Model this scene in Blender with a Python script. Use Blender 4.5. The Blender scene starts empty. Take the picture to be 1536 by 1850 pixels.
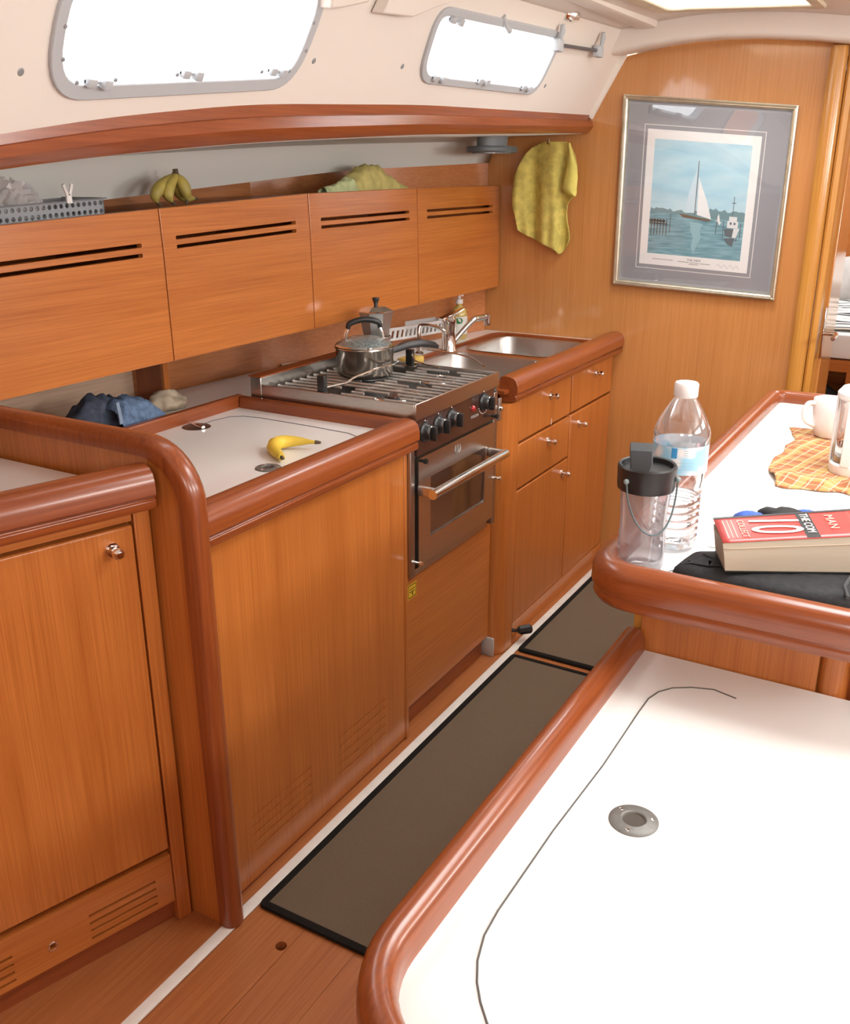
import bpy, bmesh, math, random
from mathutils import Vector, Matrix, noise
random.seed(7)
SC = bpy.context.scene
COL = SC.collection
V = Vector

# ------------------------------------------------------------------ camera
FPX, CX, CY = 1695.0, 768.0, 925.0
PITCH = math.atan2(617, 1695); YAW = math.atan2(1046, math.hypot(617, 1695))
FWD = V((-math.sin(YAW)*math.cos(PITCH), math.cos(YAW)*math.cos(PITCH), -math.sin(PITCH)))
RGT = V((math.cos(YAW), math.sin(YAW), 0)); UPV = RGT.cross(FWD)
CAM = V((0, 0, 1.55))
cd = bpy.data.cameras.new('camera'); cam = bpy.data.objects.new('camera', cd); COL.objects.link(cam)
cd.sensor_fit = 'VERTICAL'; cd.sensor_height = 24; cd.lens = FPX/1850*24; cd.clip_start = 0.02
M3 = Matrix((RGT, UPV, -FWD)).transposed(); M4 = M3.to_4x4(); M4.translation = CAM
cam.matrix_world = M4; SC.camera = cam

# ------------------------------------------------------------------ light
w = bpy.data.worlds.new('sky'); SC.world = w; w.use_nodes = True
w.node_tree.nodes['Background'].inputs[0].default_value = (0.93, 0.97, 1.0, 1)
w.node_tree.nodes['Background'].inputs[1].default_value = 4.0
def area(name, loc, target, sx, sy, power, col=(1, .97, .93), spread=180):
    l = bpy.data.lights.new(name, 'AREA'); l.shape = 'RECTANGLE'; l.size = sx; l.size_y = sy
    l.energy = power; l.color = col; l.spread = math.radians(spread)
    o = bpy.data.objects.new(name, l); COL.objects.link(o); o.location = loc
    o.rotation_euler = (V(target)-V(loc)).to_track_quat('-Z', 'Y').to_euler(); return o
# daylight at openings outside the picture: deck hatches overhead, companionway behind, starboard windows, cabin hatch
area('saloon_hatch_offscreen', (.05, 1.85, 2.30), (.05, 1.85, 0), .70, .80, 12)
area('galley_hatch_offscreen', (-.78, 2.94, 2.35), (-.78, 2.94, 0), .45, .5, 9)
area('companionway_offscreen', (.35, -1.26, 1.80), (.35, 2.2, 1.6), .6, .4, 4)
for nm, yw in (('aft', -.15), ('middle', 1.38), ('forward', 2.82)): area('starboard_window_%s_offscreen' % nm, (1.52, yw, 1.675), (-1.2, yw, 1.5), .7, .22, 9)
area('forward_cabin_hatch_offscreen', (-.25, 4.75, 2.1), (-.25, 4.75, 0), .6, .6, 6)
SC.view_settings.view_transform = 'Standard'; SC.view_settings.look = 'None'
SC.view_settings.gamma = 1; SC.view_settings.use_curve_mapping = False
SC.view_settings.exposure = 0.70

# ------------------------------------------------------------------ pixel helpers
def ray(px, py): return RGT*((px-CX)/FPX) + UPV*((CY-py)/FPX) + FWD
def onx(px, py, x): d = ray(px, py); return CAM + d*((x-CAM.x)/d.x)
def ony(px, py, y): d = ray(px, py); return CAM + d*((y-CAM.y)/d.y)
def onz(px, py, z): d = ray(px, py); return CAM + d*((z-CAM.z)/d.z)
def interp(t, tab):
    if t <= tab[0][0]: (a, b), (c, e) = tab[0], tab[1]
    elif t >= tab[-1][0]: (a, b), (c, e) = tab[-2], tab[-1]
    else:
        for i in range(len(tab)-1):
            if tab[i][0] <= t <= tab[i+1][0]: (a, b), (c, e) = tab[i], tab[i+1]; break
    return b + (e-b)*(t-a)/(c-a)

# ------------------------------------------------------------------ materials
def newmat(name):
    m = bpy.data.materials.new(name); m.use_nodes = True
    nt = m.node_tree; return m, nt, nt.nodes, nt.links, nt.nodes['Principled BSDF']
def srgb(r, g, b):
    f = lambda c: (c/255/12.92) if c/255 <= .04045 else ((c/255+.055)/1.055)**2.4
    return (f(r), f(g), f(b), 1)
def plain(name, col, rough=.5, metal=0, noise_amt=0, noise_scale=40, bump=0, coat=0, spec=.5, dark=.8, stretch=(1,1,1)):
    m, nt, N, L, b = newmat(name)
    b.inputs['Roughness'].default_value = rough; b.inputs['Metallic'].default_value = metal
    b.inputs['Coat Weight'].default_value = coat; b.inputs['Coat Roughness'].default_value = .08
    b.inputs['Specular IOR Level'].default_value = spec
    tc = N.new('ShaderNodeTexCoord'); mp = N.new('ShaderNodeMapping'); mp.inputs['Scale'].default_value = stretch
    n = N.new('ShaderNodeTexNoise'); n.inputs['Scale'].default_value = noise_scale; n.inputs['Detail'].default_value = 4
    L.new(tc.outputs['Object'], mp.inputs[0]); L.new(mp.outputs[0], n.inputs['Vector'])
    mx = N.new('ShaderNodeMix'); mx.data_type = 'RGBA'
    mx.inputs[6].default_value = col; mx.inputs[7].default_value = (col[0]*dark, col[1]*dark, col[2]*dark, 1)
    mr = N.new('ShaderNodeMapRange'); mr.inputs[1].default_value = .35; mr.inputs[2].default_value = .75; mr.inputs[4].default_value = noise_amt
    L.new(n.outputs[0], mr.inputs[0]); L.new(mr.outputs[0], mx.inputs[0]); L.new(mx.outputs[2], b.inputs['Base Color'])
    if bump:
        bp = N.new('ShaderNodeBump'); bp.inputs['Strength'].default_value = bump; bp.inputs['Distance'].default_value = .002
        L.new(n.outputs[0], bp.inputs['Height']); L.new(bp.outputs[0], b.inputs['Normal'])
    return m
def wood(name, c1, c2, axis='z', rough=.32, coat=.35, fine=70, amt=1.0, cr=.18):
    m, nt, N, L, b = newmat(name)
    b.inputs['Roughness'].default_value = rough; b.inputs['Coat Weight'].default_value = coat
    b.inputs['Coat Roughness'].default_value = cr
    tc = N.new('ShaderNodeTexCoord')
    def layer(across, along, detail):
        mp = N.new('ShaderNodeMapping')
        s = {'x': (along, across, across), 'y': (across, along, across), 'z': (across, across, along)}[axis]
        mp.inputs['Scale'].default_value = s
        n = N.new('ShaderNodeTexNoise'); n.inputs['Scale'].default_value = 1; n.inputs['Detail'].default_value = detail
        n.inputs['Roughness'].default_value = .6
        L.new(tc.outputs['Object'], mp.inputs[0]); L.new(mp.outputs[0], n.inputs['Vector']); return n
    n1 = layer(fine*3.6, 3.5, 3); n2 = layer(fine*.30, .9, 4)
    a = N.new('ShaderNodeMath'); a.operation = 'MULTIPLY'; a.inputs[1].default_value = .62; L.new(n1.outputs[0], a.inputs[0])
    c = N.new('ShaderNodeMath'); c.operation = 'MULTIPLY_ADD'; c.inputs[1].default_value = .38; L.new(n2.outputs[0], c.inputs[0]); L.new(a.outputs[0], c.inputs[2])
    mr = N.new('ShaderNodeMapRange'); mr.inputs[1].default_value = .36; mr.inputs[2].default_value = .66; mr.inputs[4].default_value = amt
    L.new(c.outputs[0], mr.inputs[0])
    mx = N.new('ShaderNodeMix'); mx.data_type = 'RGBA'; mx.inputs[6].default_value = c1; mx.inputs[7].default_value = c2
    L.new(mr.outputs[0], mx.inputs[0]); L.new(mx.outputs[2], b.inputs['Base Color'])
    bp = N.new('ShaderNodeBump'); bp.inputs['Strength'].default_value = .12; bp.inputs['Distance'].default_value = .001
    L.new(c.outputs[0], bp.inputs['Height']); L.new(bp.outputs[0], b.inputs['Normal'])
    return m
def thin_glass(name, tint=(1, 1, 1, 1), refl=.12, milk=0, milkcol=(.9, .88, .88, 1), rough=.03):
    m, nt, N, L, b = newmat(name); N.remove(b)
    t = N.new('ShaderNodeBsdfTransparent'); t.inputs[0].default_value = tint
    g = N.new('ShaderNodeBsdfGlossy'); g.inputs['Roughness'].default_value = rough
    lw = N.new('ShaderNodeLayerWeight'); lw.inputs[0].default_value = .35
    mr = N.new('ShaderNodeMapRange'); mr.inputs[3].default_value = refl*.4; mr.inputs[4].default_value = min(1, refl*5)
    L.new(lw.outputs['Facing'], mr.inputs[0])
    mx = N.new('ShaderNodeMixShader'); L.new(mr.outputs[0], mx.inputs[0]); L.new(t.outputs[0], mx.inputs[1]); L.new(g.outputs[0], mx.inputs[2])
    out = N['Material Output']; last = mx
    if milk:
        d = N.new('ShaderNodeBsdfTranslucent'); d.inputs[0].default_value = milkcol
        d2 = N.new('ShaderNodeBsdfDiffuse'); d2.inputs[0].default_value = milkcol
        ad = N.new('ShaderNodeMixShader'); ad.inputs[0].default_value = .5; L.new(d.outputs[0], ad.inputs[1]); L.new(d2.outputs[0], ad.inputs[2])
        m2 = N.new('ShaderNodeMixShader'); m2.inputs[0].default_value = milk
        L.new(mx.outputs[0], m2.inputs[1]); L.new(ad.outputs[0], m2.inputs[2]); last = m2
    L.new(last.outputs[0], out.inputs[0]); return m

TE1, TE2 = (.55, .185, .040, 1), (.38, .105, .018, 1)
MA1, MA2 = (.31, .078, .019, 1), (.19, .040, .010, 1)
teakZ = wood('teak_upright', TE1, TE2, 'z'); teakY = wood('teak_level', TE1, TE2, 'y'); teakX = wood('teak_cross', TE1, TE2, 'x')
mahY = wood('mahogany_fore_aft', MA1, MA2, 'y', .28, .35, 40); mahX = wood('mahogany_athwart', MA1, MA2, 'x', .28, .35, 40); mahZ = wood('mahogany_upright', MA1, MA2, 'z', .28, .35, 40)
honey = wood('honey_trim', (.62, .30, .06, 1), (.48, .20, .035, 1), 'z', .25, .5, 40)
floorW = wood('floor_wood', (.42, .15, .045, 1), (.30, .09, .025, 1), 'y', .4, .2, 50)
palewood = wood('bare_ply', (.60, .42, .30, 1), (.45, .30, .20, 1), 'y', .6, 0, 40)
white = plain('white_laminate', (.86, .85, .82, 1), .28, noise_amt=.2, noise_scale=6, dark=.97, coat=.2)
cream = plain('cream_gelcoat', (.80, .74, .67, 1), .42, noise_amt=.5, noise_scale=3, dark=.96)
liner = plain('grey_white_liner', (.62, .62, .58, 1), .5, noise_amt=.4, noise_scale=4, dark=.95)
stripW = plain('white_floor_strip', (.78, .75, .68, 1), .4, noise_amt=.6, noise_scale=30, dark=.85)
steel = plain('brushed_steel', (.62, .60, .57, 1), .28, 1, noise_amt=.6, noise_scale=30, dark=.8, stretch=(1, 12, 12))
steelB = plain('satin_steel_basin', (.55, .54, .52, 1), .33, 1, noise_amt=.4, noise_scale=20, dark=.85)
chrome = plain('chrome', (.80, .79, .77, 1), .1, 1)
alum = plain('cast_aluminium', (.62, .62, .60, 1), .36, 1, noise_amt=.4, noise_scale=60, dark=.85)
blackP = plain('black_plastic', (.018, .018, .018, 1), .35, noise_amt=.3, noise_scale=30)
blackEn = plain('black_enamel', (.028, .016, .014, 1), .22, coat=.3)
greyframe = plain('grey_window_frame', (.46, .48, .50, 1), .45)
screwm = plain('dull_screw', (.30, .31, .32, 1), .5, .3)
greyP = plain('grey_plastic', (.30, .32, .34, 1), .5)
whiteP = plain('white_plastic', (.82, .80, .78, 1), .35)
carpet = plain('brown_carpet', (.165, .122, .082, 1), .95, noise_amt=1, noise_scale=700, bump=.5, dark=.72, spec=.1)
carpetE = plain('black_carpet_binding', (.016, .014, .012, 1), .95, noise_amt=1, noise_scale=300, bump=.5, spec=.1)
pane = thin_glass('window_glass', (1, 1, 1, 1), .05)
rubber = plain('black_rubber', (.012, .012, .013, 1), .5)

# ------------------------------------------------------------------ mesh helpers
def nb(): return bmesh.new()
def quad(bm, *ps):
    return bm.faces.new([bm.verts.new(p) for p in ps])
def box(bm, x0, x1, y0, y1, z0, z1, bev=0, seg=2):
    b2 = bmesh.new() if bev else bm
    v = [b2.verts.new((x, y, z)) for x in (x0, x1) for y in (y0, y1) for z in (z0, z1)]
    for f in ((0,1,3,2),(4,6,7,5),(0,4,5,1),(2,3,7,6),(0,2,6,4),(1,5,7,3)): b2.faces.new([v[i] for i in f])
    if bev:
        bmesh.ops.bevel(b2, geom=b2.edges[:], offset=bev, segments=seg, profile=.5, affect='EDGES'); join(bm, b2)
    return bm
def join(bm, b2):
    me = bpy.data.meshes.new('t'); b2.to_mesh(me); bm.from_mesh(me); bpy.data.meshes.remove(me); b2.free()
def prism(bm, pts, axis, a, b, bev=0):
    b2 = bmesh.new()
    def mk(p, t):
        return {'x': (t, p[0], p[1]), 'y': (p[0], t, p[1]), 'z': (p[0], p[1], t)}[axis]
    A = [b2.verts.new(mk(p, a)) for p in pts]; B = [b2.verts.new(mk(p, b)) for p in pts]
    n = len(pts)
    ca = b2.faces.new(A); cb = b2.faces.new(B[::-1])
    for i in range(n): b2.faces.new([A[i], B[i], B[(i+1) % n], A[(i+1) % n]])
    if bev:
        ed = list({e for f in (ca, cb) for e in f.edges})
        bmesh.ops.bevel(b2, geom=ed, offset=bev, segments=2, profile=.5, affect='EDGES')
    join(bm, b2); return bm
def sweep(bm, path, prof, up=V((0, 0, 1)), closed=False, cap=True, scale=None):
    """prof points (u,v): u along side = tangent x up, v along up"""
    path = [V(p) for p in path]; n = len(path); rings = []
    for i, p in enumerate(path):
        if closed: t0 = (p-path[i-1]).normalized(); t1 = (path[(i+1) % n]-p).normalized()
        else:
            t1 = (path[i+1]-p).normalized() if i < n-1 else None
            t0 = (p-path[i-1]).normalized() if i > 0 else t1
            t1 = t1 or t0
        t = (t0+t1).normalized(); u_ = up(p) if callable(up) else up
        side = t.cross(u_)
        if side.length < 1e-6: side = t.cross(V((1, 0, .01)))
        side.normalize(); vv = side.cross(t).normalized()
        k = 1/max(.5, math.sqrt(max(.01, (1+t0.dot(t1))/2)))
        s = scale[i] if scale else 1
        rings.append([bm.verts.new(p + side*(a*k*s) + vv*(b*s)) for a, b in prof])
    m = len(prof); last = n if closed else n-1
    for i in range(last):
        A, B = rings[i], rings[(i+1) % n]
        for j in range(m): bm.faces.new([A[j], A[(j+1) % m], B[(j+1) % m], B[j]])
    if cap and not closed:
        bm.faces.new(rings[0][::-1]); bm.faces.new(rings[-1])
    return bm
def spl(pts, n=6):
    P = [V(p) for p in pts]; out = []
    for i in range(len(P)-1):
        a = P[i-1] if i else P[0]*2-P[1]; b, c = P[i], P[i+1]; d = P[i+2] if i+2 < len(P) else P[-1]*2-P[-2]
        for k in range(n):
            t = k/n; out.append((b*2+(c-a)*t+(a*2-b*5+c*4-d)*t*t+(b*3-a-c*3+d)*t**3)*.5)
    return out+[P[-1]]
def spls(sc, n=6): return [sc[min(int(i/n), len(sc)-2)]*(1-(i/n-min(int(i/n), len(sc)-2)))+sc[min(int(i/n), len(sc)-2)+1]*(i/n-min(int(i/n), len(sc)-2)) for i in range((len(sc)-1)*n+1)]
def circ(r, n=10): return [(r*math.cos(2*math.pi*i/n), r*math.sin(2*math.pi*i/n)) for i in range(n)]
def tube(bm, path, r, n=10, closed=False, scale=None):
    path = [V(p) for p in path]
    up = V((0, 0, 1))
    ts = [(path[i+1]-path[i]).normalized() for i in range(len(path)-1)]
    for cand in (V((0, 0, 1)), V((0, 1, 0)), V((1, 0, 0)), V((.5, .3, .8)).normalized()):
        if max(abs(t.dot(cand)) for t in ts) < .93: up = cand; break
    return sweep(bm, path, circ(r, n), up, closed, True, scale)
def lathe(bm, prof, c=(0, 0, 0), n=32, R=None, sq=None):
    """prof: (r,z) bottom->top; R optional 3x3; sq optional f(angle)->radius factor"""
    c = V(c); rings = []
    for r, z in prof:
        if r < 1e-6:
            p = V((0, 0, z)); rings.append([bm.verts.new(c + (R @ p if R else p))])
        else:
            ring = []
            for i in range(n):
                a = 2*math.pi*i/n; k = sq(a) if sq else 1
                p = V((r*k*math.cos(a), r*k*math.sin(a), z)); ring.append(bm.verts.new(c + (R @ p if R else p)))
            rings.append(ring)
    for A, B in zip(rings[:-1], rings[1:]):
        for i in range(n):
            j = (i+1) % n
            if len(A) == 1 and len(B) == 1: continue
            if len(A) == 1: bm.faces.new([A[0], B[j], B[i]])
            elif len(B) == 1: bm.faces.new([A[i], A[j], B[0]])
            else: bm.faces.new([A[i], A[j], B[j], B[i]])
    return bm
def cyl(bm, a, b, r, n=16, bev=0):
    a, b = V(a), V(b); d = b-a; h = d.length; R = d.to_track_quat('Z', 'Y').to_matrix()
    pr = [(0, 0), (r, 0), (r, h), (0, h)] if not bev else [(0, 0), (r-bev, 0), (r, bev), (r, h-bev), (r-bev, h), (0, h)]
    return lathe(bm, pr, a, n, R)
def plate(bm, us, vs, holes, fn, th):
    """grid plate with rectangular holes; fn(u,v,d)->point; us,vs = extents"""
    U = sorted(set([us[0], us[1]] + [h[i] for h in holes for i in (0, 1)])); W = sorted(set([vs[0], vs[1]] + [h[i] for h in holes for i in (2, 3)]))
    solid = {}
    for i in range(len(U)-1):
        for j in range(len(W)-1):
            cu, cv = (U[i]+U[i+1])/2, (W[j]+W[j+1])/2
            solid[i, j] = not any(h[0] < cu < h[1] and h[2] < cv < h[3] for h in holes)
    vc = {}
    def vt(i, j, d):
        k = (i, j, d)
        if k not in vc: vc[k] = bm.verts.new(fn(U[i], W[j], d*th))
        return vc[k]
    for (i, j), s in solid.items():
        if not s: continue
        bm.faces.new([vt(i, j, 0), vt(i+1, j, 0), vt(i+1, j+1, 0), vt(i, j+1, 0)])
        bm.faces.new([vt(i, j, 1), vt(i, j+1, 1), vt(i+1, j+1, 1), vt(i+1, j, 1)])
        for (di, dj, a, b) in ((-1, 0, (i, j), (i, j+1)), (1, 0, (i+1, j+1), (i+1, j)), (0, -1, (i+1, j), (i, j)), (0, 1, (i, j+1), (i+1, j+1))):
            if not solid.get((i+di, j+dj), False):
                bm.faces.new([vt(*a, 0), vt(*b, 0), vt(*b, 1), vt(*a, 1)])
    return bm
def rrect(x0, x1, y0, y1, r, n=5):
    pts = []
    for cx, cy, a0 in ((x1-r, y1-r, 0), (x0+r, y1-r, 90), (x0+r, y0+r, 180), (x1-r, y0+r, 270)):
        for i in range(n+1):
            a = math.radians(a0+90*i/n); pts.append((cx+r*math.cos(a), cy+r*math.sin(a)))
    return pts
def ring_plate(bm, outer, inner, fn, d0, d1):
    """ring between two equally long 2D loops; fn(u,v,d)"""
    n = len(outer); L = []
    for loop in (outer, inner):
        for d in (d0, d1): L.append([bm.verts.new(fn(p[0], p[1], d)) for p in loop])
    o0, o1, i0, i1 = L
    for i in range(n):
        j = (i+1) % n
        bm.faces.new([o1[i], o1[j], i1[j], i1[i]]); bm.faces.new([o0[j], o0[i], i0[i], i0[j]])
        bm.faces.new([o0[i], o0[j], o1[j], o1[i]]); bm.faces.new([i0[j], i0[i], i1[i], i1[j]])
    return bm
MW = {}
def part(name, bm, mat, parent=None, smooth=35, bev=0, local=False, solid=0, sub=0):
    if parent is not None and not local: bm.transform(MW[parent.name].inverted())
    bmesh.ops.recalc_face_normals(bm, faces=bm.faces[:])
    me = bpy.data.meshes.new(name); bm.to_mesh(me); bm.free()
    o = bpy.data.objects.new(name, me); COL.objects.link(o)
    me.materials.append(mat)
    if smooth:
        for p in me.polygons: p.use_smooth = True
        me.set_sharp_from_angle(angle=math.radians(smooth))
    if parent is not None: o.parent = parent; MW[o.name] = MW[parent.name].copy()
    else: MW[o.name] = Matrix.Identity(4)
    if bev:
        md = o.modifiers.new('bevel', 'BEVEL'); md.width = bev; md.segments = 2; md.limit_method = 'ANGLE'; md.angle_limit = math.radians(50)
    if solid:
        md = o.modifiers.new('solid', 'SOLIDIFY'); md.thickness = solid; md.offset = 0
    if sub:
        md = o.modifiers.new('sub', 'SUBSURF'); md.levels = sub; md.render_levels = sub
    return o
def thing(name, label, cat, loc=(0, 0, 0), rz=0, group=None):
    o = bpy.data.objects.new(name, None); COL.objects.link(o); o.empty_display_size = .05
    o.location = loc; o.rotation_euler = (0, 0, rz)
    MW[o.name] = Matrix.Translation(V(loc)) @ Matrix.Rotation(rz, 4, 'Z')
    o['label'] = label; o['category'] = cat
    if group: o['group'] = group
    return o
def tag(o, label, cat, group=None):
    o['label'] = label; o['category'] = cat
    if group: o['group'] = group
    return o
def struct(name, bm, mat, **k):
    o = part(name, bm, mat, **k); o['kind'] = 'structure'; return o
def sempty(name, loc=(0, 0, 0)):
    o = bpy.data.objects.new(name, None); COL.objects.link(o); o.location = loc
    MW[o.name] = Matrix.Translation(V(loc)); o['kind'] = 'structure'; return o
def text(name, body, size, origin, udir, vdir, mat, parent, ext=.0003, align='CENTER', sx=1, shear=0):
    c = bpy.data.curves.new(name, 'FONT'); c.body = body; c.size = size; c.align_x = align; c.align_y = 'CENTER'; c.extrude = ext; c.shear = shear
    to = bpy.data.objects.new('tmp', c); COL.objects.link(to)
    bpy.context.view_layer.update()
    me = bpy.data.meshes.new_from_object(to.evaluated_get(bpy.context.evaluated_depsgraph_get()))
    bpy.data.objects.remove(to); bpy.data.curves.remove(c)
    b = bmesh.new(); b.from_mesh(me); bpy.data.meshes.remove(me)
    u, v = V(udir).normalized(), V(vdir).normalized(); nn = u.cross(v); o = V(origin)
    for q in b.verts: q.co = o + u*(q.co.x*sx) + v*q.co.y + nn*(q.co.z+ext)
    return part(name, b, mat, parent, smooth=0)

XF = -1.216          # galley front plane
YB = 3.60            # forward bulkhead
SURF = .915          # worktop height
RAIL = [(-.058, 0), (-.058, .072), (-.052, .079), (-.04, .081), (-.026, .0805), (-.012, .077), (-.002, .068), (.003, .055), (.004, .045), (.004, .03), (0, .025), (-.004, .0235), (-.004, .021), (.0, .018), (.0, .008), (-.003, .002), (-.008, 0)]
def rail_prof(dx, z0): return [(dx+a, z0+b) for a, b in RAIL]

# ================================================================== SETTING
def holed(x0, x1, y0, y1, hole, zmid):     # flat sheet with a round hole; thickness by solidify
    b = nb(); ed = []
    for lp in ([(x0, y0), (x1, y0), (x1, y1), (x0, y1)], hole):
        vs_ = [b.verts.new((p[0], p[1], zmid)) for p in lp]; ed += [b.edges.new((vs_[k], vs_[(k+1) % len(vs_)])) for k in range(len(vs_))]
    bmesh.ops.triangle_fill(b, use_beauty=True, use_dissolve=False, edges=ed); return b
h = onz(508, 1709, 0); HO = [(h.x+r_[0], h.y+r_[1]) for r_ in circ(.0125, 20)]
fl = struct('floor', holed(-2.3, 1.6, -1.2, 5.8, HO, -.036), floorW, solid=.048, smooth=0)
xs = [-1.60, -1.43, -1.163, -1.03, -.90, -.77, -.64, -.51, -.38]
for i in range(len(xs)-1):
    if xs[i] < h.x < xs[i+1]: part('plank', holed(xs[i]+.0004, xs[i+1]-.0004, -.4, YB-.012, HO, -.006), floorW, fl, solid=.012, smooth=0); continue
    bm = nb(); box(bm, xs[i]+.0004, xs[i+1]-.0004, -.4, YB-.012, -.012, 0); part('plank', bm, floorW, fl)
bm = nb(); lathe(bm, [(0, -.15), (.0127, -.15), (.0127, -.0005)], h, 20); part('finger_hole', bm, floorW, fl)
bm = nb(); box(bm, -1.192, -1.164, -.3, YB-.012, 0, .004, .0015); struct('trim_1', bm, stripW)

# forward bulkhead, doorway at right
bm = nb()
arc = [(-2.25, 1.75), (-1.37, 1.75), (-1.262, 1.935), (-1.053, 1.966), (-.9, 1.972), (-.772, 1.966), (-.552, 1.945)]
prism(bm, [(-2.25, 0)] + arc + [(-.552, 0)], 'y', YB, YB+.025)
wf = struct('wall_front', bm, wood('bulkhead_veneer', (.57, .255, .080, 1), (.45, .18, .048, 1), 'z', .30, .8, 60, .8, .09), smooth=0)
bm = nb(); box(bm, -.552, .9, YB, YB+.025, 1.90, 2.2); box(bm, .25, 1.5, YB, YB+.025, 0, 1.9); struct('wall_front_upper', bm, teakZ)
# door frame: half-round post, flat post, open leaf
bm = nb()
pr = [(-.556, YB+.03), (-.556, YB-.012)] + [(-.528 - .026*math.cos(math.pi*i/10), YB-.012-.018*math.sin(math.pi*i/10)) for i in range(11)] + [(-.500, YB-.012), (-.500, YB+.03)]
prism(bm, pr, 'z', 0, 1.93); struct('trim_2', bm, honey)
bm = nb(); prism(bm, [(-.498, YB+.06), (-.498, YB-.004), (-.490, YB-.010), (-.474, YB-.006), (-.468, YB+.06)], 'z', 0, 1.93); struct('trim_3', bm, honey)
d1 = sempty('door_1', (-.462, YB+.065, 0))
bm = nb(); box(bm, -.482, -.458, YB+.062, YB+.335, .03, 1.88); part('door_leaf', bm, wood('door_gloss', (.64, .30, .08, 1), (.52, .21, .045, 1), 'z', .12, .8, 50), d1, bev=.003)
p = onx(1487, 602, -.458)
bm = nb(); box(bm, -.459, -.454, p.y-.016, p.y+.016, p.z-.09, p.z+.09, .002); hp = part('handle_plate', bm, chrome, d1)
bm = nb(); tube(bm, spl([(-.456, p.y, p.z), (-.425, p.y, p.z), (-.412, p.y-.012, p.z), (-.410, p.y-.11, p.z)]), .008); part('lever', bm, chrome, hp)
bm = nb(); box(bm, -.56, .26, YB+.03, YB+.06, 1.88, 1.95); struct('trim_4', bm, honey)

# coachroof side (port), with curved sheer
ZT = [(-1.4, 1.40), (.2, 1.47), (.7, 1.55), (1.05, 1.61), (1.32, 1.649), (1.66, 1.684), (2.37, 1.719), (3.6, 1.748)]
ZB = [(-1.4, 1.37), (.2, 1.44), (.7, 1.51), (1.05, 1.554), (1.32, 1.581), (1.66, 1.606), (2.37, 1.642), (3.6, 1.682)]
ZL = [(-1.4, 1.36), (.2, 1.39), (1.0, 1.435), (1.68, 1.482), (1.84, 1.492), (2.755, 1.552), (3.6, 1.584)]
def smooth_tab(tab, y):
    return (interp(y-.12, tab)+2*interp(y, tab)+interp(y+.12, tab))/4
zt = lambda y: smooth_tab(ZT, y); zb = lambda y: smooth_tab(ZB, y); zl = lambda y: smooth_tab(ZL, y)
SK = .57; nrm = V((1, 0, -SK)).normalized()
def S(y, s, d=0):   # point on coachroof side, s up from the valance, d inboard
    return V((-1.37+SK*s, y, zt(y)+s)) + nrm*d
def onS(px, py):
    d = ray(px, py); a, b = .3, 8
    for _ in range(60):
        m = (a+b)/2; p = CAM+d*m
        if p.x-(-1.37+SK*(p.z-zt(p.y))) > 0: a = m
        else: b = m
    p = CAM+d*a; return p.y, p.z-zt(p.y)
def wq(corners, r, n=6):   # rounded quadrilateral loop in (y,s); corners in order
    pts = []; m = len(corners)
    for i in range(m):
        c = V(corners[i]); a = V(corners[i-1]); b = V(corners[(i+1) % m])
        p0 = c+(a-c).normalized()*r; p1 = c+(b-c).normalized()*r
        for k in range(n+1):
            t = k/n; q = p0*(1-t)**2+c*2*t*(1-t)+p1*t*t; pts.append((q.x, q.y))
    return pts
def inset(loop, f):
    cx = sum(p[0] for p in loop)/len(loop); cy = sum(p[1] for p in loop)/len(loop)
    out = []
    for y, s in loop:
        dy, ds = y-cx, s-cy; L = math.hypot(dy, ds); out.append((y-dy/L*f, s-ds/L*f))
    return out
def inset2(loop, f):      # true offset inward of convex loop
    n = len(loop); out = []
    area2 = sum(loop[i][0]*loop[(i+1) % n][1]-loop[(i+1) % n][0]*loop[i][1] for i in range(n)); sg = 1 if area2 > 0 else -1
    for i in range(n):
        a, b = V(loop[i-1]), V(loop[(i+1) % n]); t = (b-a).normalized(); nn = V((-t.y, t.x))*sg
        out.append((loop[i][0]+nn.x*f, loop[i][1]+nn.y*f))
    return out
W1 = wq([(1.100, .034), (1.765, .024), (1.768, .24), (1.088, .24)], .095, 8)
W2 = wq([(2.262, .049), (3.02, .044), (3.005, .217), (2.215, .215)], .068, 8)
h1, h2 = inset2(W1, .016), inset2(W2, .014)
# side skin: outer boundary grid with two openings, triangulated
bm = nb()
ys = [-1.2+i*.1 for i in range(49)]
loops = [[(y, -.012) for y in ys] + [(y, .27) for y in ys[::-1]], h1, h2]
edges = []
for lp in loops:
    vs_ = [bm.verts.new((p[0], p[1], 0)) for p in lp]
    edges += [bm.edges.new((vs_[i], vs_[(i+1) % len(vs_)])) for i in range(len(vs_))]
bmesh.ops.triangle_fill(bm, use_beauty=True, use_dissolve=False, edges=edges)
for v in bm.verts: v.co = S(v.co.x, v.co.y)
wl = struct('wall_left', bm, cream, solid=0.0, smooth=60)
def winframe(name, lo, li, label):
    o = sempty(name, S(lo[0][0], lo[0][1]))
    b = nb(); ring_plate(b, lo, li, lambda u, v, d: S(u, v, d), -.03, .008); fr = part('window_frame', b, greyframe, o, bev=.002)
    b = nb(); b.faces.new([b.verts.new(S(y, s, -.018)) for y, s in li]); part('pane', b, pane, o, smooth=0)
    return o, fr
w1o, w1f = winframe('window_1', W1, inset2(W1, .022), '')
w2o, w2f = winframe('window_2', W2, inset2(W2, .018), '')
def screw(parent, y, s, r=.004, d=.008, name='screw', mat=None):
    b = nb(); c = S(y, s, d); lathe(b, [(0, .0022), (r*.7, .0018), (r, 0)][::-1], c, 10, nrm.to_track_quat('Z', 'Y').to_matrix()); return part(name, b, mat or screwm, parent)
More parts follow.
